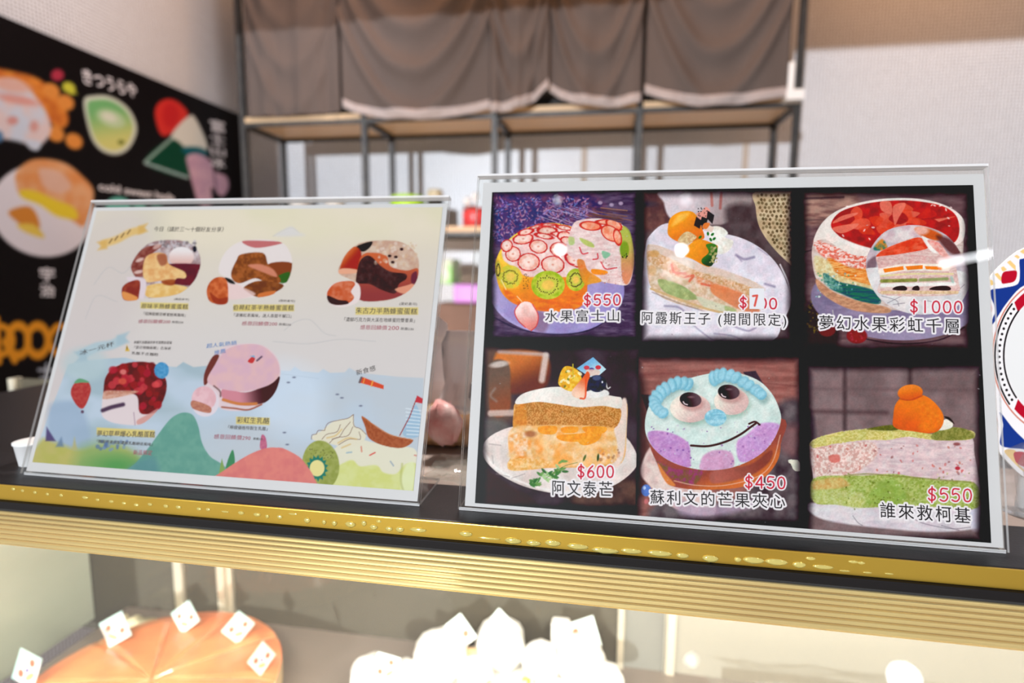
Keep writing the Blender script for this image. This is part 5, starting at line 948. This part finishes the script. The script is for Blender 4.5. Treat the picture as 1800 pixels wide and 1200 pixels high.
def topper(p, s, yaw, roll, lab, grp, lean=.25, top=None):
    """small printed square card standing on a corner"""
    top = top or MINT; t = thing('topper_card', lab, 'topper card', tuple(p), grp)
    M_ = Matrix.Translation(Vector(p)) @ Matrix.Rotation(yaw, 4, 'Z') @ Matrix.Rotation(-lean, 4, 'X') @ Matrix.Rotation(roll, 4, 'Y')
    def pl(name, pts, y, m, th=.0003):
        V = [M_ @ Vector((a*s, y, b*s)) for a, b in pts]+[M_ @ Vector((a*s, y+th, b*s)) for a, b in pts]; n = len(pts)
        return mesh(name, V, [tuple(range(n)), tuple(range(2*n-1, n-1, -1))]+[(i, i+n, (i+1) % n+n, (i+1) % n) for i in range(n)], m, t)
    c = [(0, 0), (.5, .5), (0, 1), (-.5, .5)]
    pl('card', c, 0, CARD); pl('coloured_corner', [(-.5, .5), (-.42, .42), (-.2, .6), (.15, .66), (.42, .42), (.5, .5), (0, 1)], -.0004, top)
    e = lambda cx, cy, rx, ry: [(cx+rx*math.cos(a), cy+ry*math.sin(a)) for a in np.linspace(0, 2*math.pi, 13)[:-1]]
    pl('printed_dot', e(-.20, .48, .08, .09), -.0006, ORG); pl('printed_dot', e(.20, .54, .08, .09), -.0006, ORG); pl('printed_dot', e(0, .46, .06, .05), -.0006, PUR); pl('printed_dot', e(.02, .30, .14, .07), -.0006, mat('peach_print', (.85, .45, .2), .5, bump=(50, .02, .0002)))
    return t
for i, (u, v, s, yaw, roll, lab) in enumerate(((192, 1138, 64, .1, .25, 'mint and white card on the crepe cake, third from its right end'), (320, 1114, 58, .0, .1, 'mint and white card at the back of the crepe cake'), (418, 1132, 56, .9, .15, 'mint and white card turned sideways on the right back of the crepe cake'), (458, 1188, 56, 1.2, .3, 'mint and white card on the right side of the crepe cake'), (58, 1212, 76, -.1, -.6, 'mint and white card leaning at the far left of the crepe cake'))):
    p = at(u, v, z=ZC-.001); topper(p, s/1000*float(np.dot(p-CAM, FX)), yaw, roll, lab, 'cards on the crepe cake')
# cream cake
ZW = DZ+.05
cx_, cy_ = at(880, 1235, z=ZW)[:2]
bm = bmesh.new(); lathe(bm, [(.150, 0), (.152, .004), (.150, .006)], 8, (cx_, cy_, DZ)); tag(bmobj('cake_board', bm, CARD, None), 'white octagonal board under the cream cake', 'board')
CREAM = mat('whipped_cream', (.88, .85, .80), .5, bump=(60, .1, .001)); SPON = mat('peach_fruit', (.90, .55, .26), .35, noise=((.94, .7, .4), 16), bump=(60, .1, .001)); PIST = mat('pistachio_crumbs', (.36, .42, .06), .7, bump=(200, .3, .001))
wc = thing('cream_cake', 'white cream cake with tall dollops around its top at bottom centre', 'cake', (cx_, cy_, DZ+.0065))
RW = .118
bm = bmesh.new(); lathe(bm, [(RW, .0065), (RW*1.01, .03), (RW*.99, .046), (RW*.95, .05)], 48, (cx_, cy_, DZ)); bmobj('cake_body', bm, CREAM, wc, True)
def dollop(p, r, h, name='cream_dollop', m=CREAM, tw=6):
    bm = bmesh.new(); prof = [(r*.8, 0), (r, h*.12), (r*1.06, h*.34), (r*1.0, h*.55), (r*.82, h*.74), (r*.52, h*.88), (r*.2, h*.95), (r*.05, h)]
    lathe(bm, prof, 30, tuple(p), fn=lambda a, z: 1+.07*math.cos(tw*a+z*60)); return bmobj(name, bm, m, wc, True)
for k, (u, v, wpx, hpx) in enumerate(((656, 1200, 74, 50), (775, 1178, 92, 76), (880, 1160, 84, 82), (1018, 1176, 84, 66), (950, 1186, 60, 66), (835, 1200, 60, 50), (712, 1206, 60, 50), (1065, 1208, 56, 46))):
    p = at(u, v, z=ZW); d = float(np.dot(p-CAM, FX)); dollop(p, wpx/2000*d, hpx/1000*d)
for u, v in ((830, 1166), (725, 1190), (925, 1170), (1046, 1188), (985, 1168)):
    p = at(u, v, z=ZW); bm = bmesh.new(); tube(bm, [(p[0]-.012, p[1], p[2]+.004), (p[0]-.006, p[1], p[2]+.016), (p[0]+.006, p[1], p[2]+.016), (p[0]+.012, p[1], p[2]+.004)], [.004, .007, .007, .004]); bmobj('peach_slice', bm, SPON, wc, True)
for u, v in ((847, 1196), (925, 1197)):
    p = at(u, v, z=ZW+.012)
    for j in range(9):
        q = (p[0]+random.uniform(-.010, .010), p[1]+random.uniform(-.004, .004), p[2]+random.uniform(-.002, .003)); bm = bmesh.new(); bmesh.ops.create_icosphere(bm, subdivisions=1, radius=random.uniform(.0015, .0028)); bmesh.ops.translate(bm, verts=bm.verts[:], vec=q); bmobj('pistachio_crumb', bm, PIST, wc)
for u, v, s, yaw, roll, lab in ((692, 1200, 60, .2, -.5, 'white card on the leftmost dollop of the cream cake'), (800, 1150, 70, .1, .1, 'white card on the second dollop of the cream cake, two orange dots facing front'), (882, 1142, 70, -.1, -.15, 'white card on the tallest dollop of the cream cake'), (1008, 1150, 74, .2, .5, 'white card on the right dollop of the cream cake')):
    p = at(u, v, z=ZW+.02); topper(p, s/1000*float(np.dot(p-CAM, FX)), yaw, roll, lab, 'cards on the cream cake', top=mat('pale_mint_card', (.74, .84, .80), .6, bump=(50, .02, .0002)))
p = at(985, 1130, z=ZW+.03); 
o = boxo('marshmallow', (p[0]-.012, p[1]-.008, ZW+.001), (p[0]+.012, p[1]+.010, ZW+.062), CREAM, wc, .004)
p = at(245, 1108, y=.71)
bm = bmesh.new(); tube(bm, [(p[0]-.030, .70, DZ+.03), (p[0]-.02, .70, p[2]+.004), (p[0], .70, p[2]+.012), (p[0]+.022, .70, p[2]+.002), (p[0]+.030, .70, DZ+.03)], [.016, .017, .018, .017, .016], 14); tag(bmobj('cream_roll', bm, mat('butter_sponge', (.80, .70, .42), .5, noise=((.86, .78, .56), 12), bump=(60, .1, .001)), None, True), 'pale yellow cream roll behind the crepe cake', 'pastry')
# cling-wrapped box at lower right
p0, p1 = at(1215, 1215, z=DZ+.03), at(1700, 1300, z=DZ+.03)
t = thing('wrapped_cake_box', 'pale cake box under crumpled clear film at lower right', 'cake box', ((p0[0]+p1[0])/2, (p0[1]+.69)/2, DZ))
bx0, bx1 = float(px(1250)), float(px(1640))
boxo('box_body', (bx0, .50, DZ+.0005), (bx1, .68, DZ+.055), mat('cream_card', (.60, .54, .42), .5, noise=((.30, .21, .16), 9, 2, .12)), t, .004)
FILM = glassy('clear_film', (.96, .96, .95), .06, 1.45, .10, (.7, .68, .62))
def crumple(x0, x1, y0, y1, z0, amp, sc, seed):
    def f(u, v):
        n = float(fbm(np.array([u*sc+seed]), np.array([v*sc+seed*2]), 3)[0]); m_ = float(vnoise(np.array([u*sc*2+seed]), np.array([v*sc*2]))[0]); e = min(u, 1-u, v, 1-v)
        return (x0+(x1-x0)*u, y0+(y1-y0)*v, z0+(n-.45)*amp*2+abs(m_-.5)*amp+min(e*4, 1)*amp*.4)
    return f
gridmesh('clear_wrap', crumple(bx0-.01, bx1+.01, .49, .69, DZ+.064, .012, 6, 3.3), 50, 36, FILM, t, False)
# ================================================================ things between and behind the stands
ZT = CZ-.004
p = at(790, 790, z=ZT)
PX_ = lambda u, v, y: at(u, v, y=y)
yb = float(p[1]); print('bag y', yb)
t = thing('bread_bag', 'twisted clear bag of brown bread with a red tie between the two stands', 'bread bag', (float(p[0]), yb, ZT))
cxb = float(at(790, 750, y=yb)[0]); zz = lambda v: float(at(800, v, y=yb)[2]); xx = lambda u: float(at(u, 700, y=yb)[0])
BR = mat('brown_bread', (.50, .26, .11), .7, noise=((.80, .55, .32), 50), bump=(120, .5, .003))
for i, (u, v, r) in enumerate(((752, 762, .024), (783, 772, .021), (815, 768, .019), (735, 770, .020), (768, 745, .018))):
    bm = bmesh.new(); bmesh.ops.create_icosphere(bm, subdivisions=3, radius=1); x_ = xx(u); z_ = ZT+r*.8
    for q in bm.verts: k = 1+.12*math.sin(q.co.x*5+i)*math.cos(q.co.y*4); q.co = Vector((x_+q.co.x*r*k, yb+.012+q.co.y*r*k, z_+q.co.z*r*.78*k))
    bmobj('bread_piece', bm, BR, t, True)
RED = mat('pink_ham_wrap', (.74, .22, .20), .3, noise=((.85, .62, .58), 60, 3, .2), bump=(80, .6, .004))
bm = bmesh.new(); rings = [(xx(799), zz(764), .006), (xx(797), zz(748), .011), (xx(792), zz(732), .014), (xx(791), zz(715), .012), (xx(795), zz(700), .007)]; tube(bm, [(a, yb-.022, b) for a, b, c in rings], [c for a, b, c in rings], 16)
[setattr(q, 'co', q.co+Vector((random.uniform(-.0028, .0028), random.uniform(-.0028, .0028), random.uniform(-.002, .002)))) for q in bm.verts]
bmobj('red_wrap', bm, RED, t, True)
BAG = glassy('bag_film', (.95, .95, .95), .14, 1.35, .74, (.93, .84, .82))
prof = [(xx(796), zz(722), .022, .016), (xx(797), zz(700), .012, .010), (xx(803), zz(675), .011, .008), (xx(811), zz(640), .017, .007), (xx(817), zz(605), .020, .006), (xx(818), zz(582), .017, .005)]
V, Fc = [], []; n = 28
for i, (x_, z_, rx, ry) in enumerate(prof):
    for k in range(n):
        a = 2*math.pi*k/n; w_ = 1+.10*math.cos(7*a+i)+.05*math.cos(13*a+2*i); V.append((x_+rx*w_*math.cos(a), yb+.004+ry*w_*math.sin(a), z_))
for i in range(len(prof)-1):
    for k in range(n): Fc.append((i*n+k, i*n+(k+1) % n, (i+1)*n+(k+1) % n, (i+1)*n+k))
mesh('bag_film', V, Fc, BAG, t, True)
bm = bmesh.new(); 
mesh('second_flap', [(xx(738), yb+.02, zz(735)), (xx(786), yb+.02, zz(722)), (xx(782), yb+.025, zz(680)), (xx(770), yb+.03, zz(575)), (xx(752), yb+.03, zz(560)), (xx(740), yb+.02, zz(680))], [(0, 1, 2, 5), (5, 2, 3, 4)], BAG, t).modifiers.new('s', 'SOLIDIFY').thickness = .0006
a, b = at(738, 852, z=ZT), at(850, 800, z=ZT)
o = gridmesh('plastic_wrap', crumple(float(a[0]), float(b[0])+.02, .381, yb-.03, ZT+.004, .003, 7, 5.1), 44, 30, glassy('wrap_film', (.95, .97, .95), .05, 1.5, .12, (.60, .62, .55)), None, False); tag(o, 'crumpled clear plastic wrap on the counter between the two stands', 'plastic wrap')

# ================================================================ sign stands
ACR = glassy('acrylic', (.98, .985, .98), .0, 1.31); EDGE = glassy('acrylic_edge', (.9, .9, .9), .12, 1.5, .55, (.9, .88, .87)); PAPER = mat('sign_paper', (.54, .51, .50), .6, noise=((.565, .535, .525), 14), bump=(300, .05, .0002))
def slab(name, S, u0, v0, u1, v1, h0, h1, parent, m=None):
    c = [S.pt(u, v, h) for h in (h0, h1) for u, v in ((u0, v0), (u1, v0), (u1, v1), (u0, v1))]
    o = mesh(name, c, [(3, 2, 1, 0), (4, 5, 6, 7), (0, 1, 5, 4), (1, 2, 6, 5), (2, 3, 7, 6), (3, 0, 4, 7)], m or [ACR, EDGE], parent)
    if not m:
        for i in range(2, 6): o.data.polygons[i].material_index = 1
    return o
def stand(name, label, O, w_, asp, tilt, foot, ul, ur):
    h = w_/asp; S = Sheet(CAM+np.array(O)+np.array([0, 0, .0030]), (1, 0, 0), (0, math.sin(tilt), math.cos(tilt)))
    t = thing(name, label, 'menu stand', (O[0]+w_/2, O[1]+.02, CZ))
    slab('paper', S, 0, 0, w_, h-.003, -.0006, -.0001, t, PAPER)
    slab('front_sheet', S, -ul, -.0018, w_+ur, h+.0005, .0010, .0028, t)
    slab('back_sheet', S, -ul, -.0018, w_+ur, h+.0005, -.0030, -.0012, t)
    slab('top_fold', S, -ul, h+.0008, w_+ur, h+.0022, -.0030, .0028, t, EDGE)
    bm = bmesh.new(); box(bm, (O[0]-ul, CAM[1]+O[1]-.0005, CZ+.0002), (O[0]+w_+ur, O[1]+foot, CZ+.0022)); o = bmobj('foot', bm, [ACR, EDGE], t)
    for f in o.data.polygons:
        if abs(f.normal.z) < .5: f.material_index = 1
    return t, S, w_, h
R_, SR, RW_, RH = stand('menu_stand', 'large clear acrylic stand with six dark cake photographs and prices', (-.08681, .33745, -.15352), .305, 1.39715, .25122, .036, .0036, .0012)
L_, SL, LW_, LH = stand('menu_stand', 'clear acrylic stand with a pale pastel sweets menu, left of the cake photographs', (-.41948, .33815, -.15352), .30081, 1.40164, .36578, .045, .0015, .0015)
TMP = type('o', (), {})
# right print: black sheet and six photographs
GAIN, FLO = .90, .028
u0, v0 = SR.uv(833, 883); u1, v1 = SR.uv(1709, 326)
v0 = (v0+SR.uv(1744, 955)[1])/2; u0 = (u0+SR.uv(867, 337)[0])/2; u1 = (u1+SR.uv(1744, 955)[0])/2; v1 = (v1+SR.uv(867, 337)[1])/2
ua, ub, vm = SR.uv(1123, 612)[0], SR.uv(1404, 628)[0], SR.uv(1270, 618)[1]
cells = [(u0, vm, ua, v1, paint_dome, 'photograph of a strawberry and kiwi dome cake'), (ua, vm, ub, v1, paint_prince, 'photograph of a melon cake slice'), (ub, vm, u1, v1, paint_rainbow, 'photograph of a red glazed rainbow crepe cake'),
         (u0, v0, ua, vm, paint_mango, 'photograph of a mango sponge slice'), (ua, v0, ub, vm, paint_smile, 'photograph of a round cake piped with blue cream'), (ub, v0, u1, vm, paint_corgi, 'photograph of a green and pink slice with an orange topping')]
K_ = mat('black_ink', (.014, .010, .012), .5, spec=.2, bump=(50, .01, .0001)); WH = (236, 226, 226); RI = (196, 34, 60); HALO = []
for s, a, b, h in (('水果富士山', (958, 566), (1088, 565), 21), ('阿露斯王子 (期間限定)', (1128, 572), (1382, 577), 25), ('夢幻水果彩虹千層', (1440, 579), (1685, 586), 25), ('阿文泰芒', (971, 870), (1076, 873), 27), ('蘇利文的芒果夾心', (1143, 885), (1380, 894), 25), ('誰來救柯基', (1547, 909), (1706, 920), 27)):
    SR.text('cake_name', s, a, b, h, K_, R_, 0.00042, .002, 1.22, 0, HALO, 6.4)
PRICE = []
for s, a, b, h in (('$550', (1024, 537), (1093, 536), 19), ('$1000', (1597, 549), (1694, 550), 21), ('$600', (1013, 839), (1081, 839), 21), ('$450', (1307, 857), (1383, 859), 21), ('$550', (1628, 880), (1711, 882), 23), ('$', (1298, 541), (1315, 541), 19), ('00', (1332, 542), (1368, 543), 19)):
    PRICE += figures(s, a, b, h, RI)
for a, b, c_, d, fn, lab in cells:
    def pf(c, fn=fn):
        fn(c); c.fr(0, 0, 1)
        for i in range(46): c.E(random.uniform(845, 1745), random.uniform(330, 955), random.uniform(.5, 1.3)*random.choice([1, 1, 2]), random.uniform(.4, .8), random.choice([(150, 145, 150), (205, 200, 200), (110, 100, 110)]), 1, .7, random.uniform(-1, 1))
        g = 1+(fbm(c.X/2.1, c.Y/2.1, 2)-.5)*.10+(fbm(c.X/14, c.Y/14, 3)-.5)*.10; c.C *= g[..., None].astype(np.float32); c.C[..., 0] *= 1+.06*(vnoise(c.X/7, c.Y/7)-.5); c.C = np.clip(c.C, 0, 1)
        for S, w_ in HALO: c.segs(S, w_, WH)
        for S, w_, col in PRICE: c.segs(S, w_, col)
    o = SR.grid('cake_photograph', a, b, c_, d, 400, 400, .00012, pf, INK, R_, GAIN, FLO); o['label'] = lab
a, b = SR.uv(1317, 543), SR.uv(1343, 507); st_ = slab('price_sticker', SR, a[0], a[1], b[0], b[1], .00030, .0005, R_, mat('sticker_paper', (.62, .60, .60), .5, bump=(50, .02, .0002)))
def seven(c):
    c.fill((228, 224, 226))
    for S, w_, col in figures('7', (1321, 538), (1334, 537), 19, (214, 90, 80), 3.6, halo=False): c.segs(S, w_, col)
SR.grid('price_numeral', a[0]+.0001, a[1]+.0001, b[0]-.0001, b[1]-.0001, 40, 50, .00056, seven, INK, st_, GAIN, FLO)
# left print
a, b = SL.uv(60, 823), SL.uv(780, 372)
SL.grid('printed_menu', .0035, .0065, LW_-.0035, LH-.006, 620, 440, .00012, paint_menu, INK, L_, .90, .02)
KL = mat('brown_ink', (.05, .035, .03), .5, bump=(50, .01, .0001)); RL = mat('wine_ink', (.33, .05, .08), .5, bump=(50, .01, .0001)); BL = mat('blue_ink', (.08, .19, .42), .5, bump=(50, .01, .0001))
for s, a, b, h, m in (('今日（請於三～十個好友分享）', (270, 407), (392, 408), 9, KL), ('(蛋奶素可)', (306, 528), (332, 529), 4.5, KL), ('原味半熟蜂蜜蛋糕', (248, 542), (330, 544), 9, KL), ('「招牌龍眼花蜂蜜經典風味」', (252, 554), (326, 557), 6, KL), ('感恩回饋價200', (243, 568), (299, 569), 7, RL), ('原價220', (302, 568), (322, 569), 4.5, KL),
        ('(蛋奶素可)', (490, 531), (518, 532), 5, KL), ('伯爵紅茶半熟蜂蜜蛋糕', (409, 545), (516, 546), 9.5, KL), ('「清雅紅茶風味，迷人香甜不膩口」', (411, 557), (512, 559), 6.5, KL), ('感恩回饋價200', (425, 572), (487, 573), 7.5, RL), ('原價220', (490, 572), (511, 573), 4.5, KL),
        ('(蛋奶素可)', (702, 537), (733, 538), 6, KL), ('朱古力半熟蜂蜜蛋糕', (625, 551), (733, 553), 11, KL), ('「濃郁巧克力與大溪在地蜂蜜的雙重奏」', (605, 565), (729, 567), 7.5, KL), ('感恩回饋價', (633, 579), (680, 580), 8, RL), ('200', (682, 580), (701, 580), 7, RL), ('原價220', (704, 580), (727, 581), 5, KL),
        ('冰一元杯', (141, 625), (201, 608), 9, KL), ('本圖片拍攝僅供參考實際依現場', (235, 604), (302, 605), 5.5, KL), ('「當日現做新鮮」北海道', (236, 613), (300, 615), 5.5, KL), ('乳酪不含麵粉', (231, 623), (278, 626), 5.5, KL), ('超人氣熱銷', (363, 612), (416, 606), 8, BL), ('推薦', (377, 624), (397, 620), 8, BL),
        ('夢幻草莓爆心乳酪蛋糕', (170, 767), (272, 769), 11, KL), ('「酸甜莓果搭配濃郁乳酪絕佳風味」', (170, 778), (268, 784), 6, KL), ('新品預定', (234, 799), (267, 800), 9, RL),
        ('彩虹生乳酪', (416, 743), (473, 745), 11, KL), ('「檸檬優格特製生乳酪」', (401, 754), (470, 757), 7, KL), ('感恩回饋價290', (376, 771), (440, 774), 8.5, RL), ('原價320', (445, 773), (462, 774), 4.5, KL), ('新食感', (627, 660), (661, 651), 10, KL)):
    SL.text('menu_lettering', s, a, b, h, m, L_, .00028, .0, 1.04)
p = at(34, 836, z=CZ-.006); bm = bmesh.new(); k = .0105*float(np.dot(p-CAM, FX))/.42; lathe(bm, [(k*.75, 0), (k*.8, .001), (k*1.05, .022), (k*1.12, .0225), (k*1.12, .024), (k*.9, .024)], 24, (p[0], p[1]+.012, CZ-.006)); tag(bmobj('cup_standin', bm, WP, None, True), 'small white cup shape standing in for a wall menu print, lower left of the pastel stand', 'cup')  # added cup, stands in for a white shape on the wall menu
# ================================================================ at the right edge
yd = .400; DS = Sheet((float(at(1700, 900, y=yd)[0]), yd, 1.20), (1, 0, 0), (0, .10, .995)); DS.ey = DS.ey/np.linalg.norm(DS.ey); DS.n = np.cross(DS.ex, DS.ey)
outl = [DS.uv(*q) for q in [tuple(p) for p in smooth_poly(DISC, 3)]]; n = len(outl)
base_z = min((DS.pt(a, b)[2] for a, b in outl)); print('disc low', base_z-CZ)
t = thing('round_printed_card', 'round card printed blue, red and yellow with a dotted border at the right edge', 'card sign', tuple(DS.pt(*np.mean(outl, 0))))
mesh('card_board', [DS.pt(a, b, h) for h in (-.0015, -.0001) for a, b in outl], [tuple(range(n))[::-1], tuple(range(n, 2*n))]+[(i, (i+1) % n, (i+1) % n+n, i+n) for i in range(n)], CARD, t)
uu = np.array(outl); DS.grid('printed_face', uu[:, 0].min(), uu[:, 1].min(), uu[:, 0].max(), uu[:, 1].max(), 420, 420, .0002, paint_disc, INK, t, .95, .01, clip=[tuple(p) for p in smooth_poly(DISC, 3)])
ps = DS.pt(*np.mean(outl, 0)); bm = bmesh.new(); tube(bm, [(ps[0]+.01, ps[1]+.006, ZT), (ps[0]+.01, ps[1]+.006, ps[2])], .003); bmobj('support_stick', bm, WP, t, True)
PC = glassy('clear_cup', (.93, .93, .93), .04, 1.5, .12, (.8, .8, .8))
for i, (u, v0_, r) in enumerate(((1800, 905, .018), (1845, 880, .022))):
    p = at(u, 950, z=ZT); yc = max(float(p[1]), .41); x_ = float(at(u, 900, y=yc)[0]); bm = bmesh.new()
    lathe(bm, [(r*.7, .0005), (r*.72, .002), (r*.95, .030), (r*1.08, .032), (r*1.08, .035), (r*.9, .043), (r*.4, .048), (r*.1, .0485)], 28, (x_, yc, ZT)); tag(bmobj('plastic_cup', bm, PC, None, True), ['small clear plastic cup with a domed lid beside the right stand', 'clear plastic cup with a domed lid beyond the frame edge'][i], 'cup')
# ceiling spots that glint in the acrylic
def mirror_lamp(u, v, dist, size, power, name='spot_lamp'):
    r = ray(u, v); r = r/np.linalg.norm(r); k = ((SR.O-CAM)@SR.n)/(r@SR.n); p = CAM+r*k; d = r-2*(r@SR.n)*SR.n; q = p+d*dist
    return light(name, 'AREA', tuple(q), power, (.95, .97, 1), tuple(p), shape='DISK', size=size)
mirror_lamp(985, 440, 1.5, .034, .22); mirror_lamp(1198, 440, 1.5, .034, .24); mirror_lamp(1190, 472, 1.6, .09, .16); mirror_lamp(980, 352, 1.5, .024, .02); mirror_lamp(1205, 352, 1.5, .036, .03)
def glass_lamp(u, v, dist, size, power):
    n = np.array([0, nrm[0], nrm[1]], float); n = -n if n[2] < 0 else n; r = ray(u, v); r = r/np.linalg.norm(r); O = np.array([0, g0[0], g0[1]]); p = CAM+r*(((O-CAM)@n)/(r@n)); d = r-2*(r@n)*n
    return light('spot_lamp', 'AREA', tuple(p+d*dist), power, (1, 1, 1), tuple(p), shape='DISK', size=size)
print('nrm', nrm); glass_lamp(1590, 1192, 1.3, .06, .9); glass_lamp(1215, 1160, 1.3, .03, .05)
l = mirror_lamp(1698, 455, 1.5, .20, .24); l.data.shape = 'RECTANGLE'; l.data.size = .12; l.data.size_y = .022
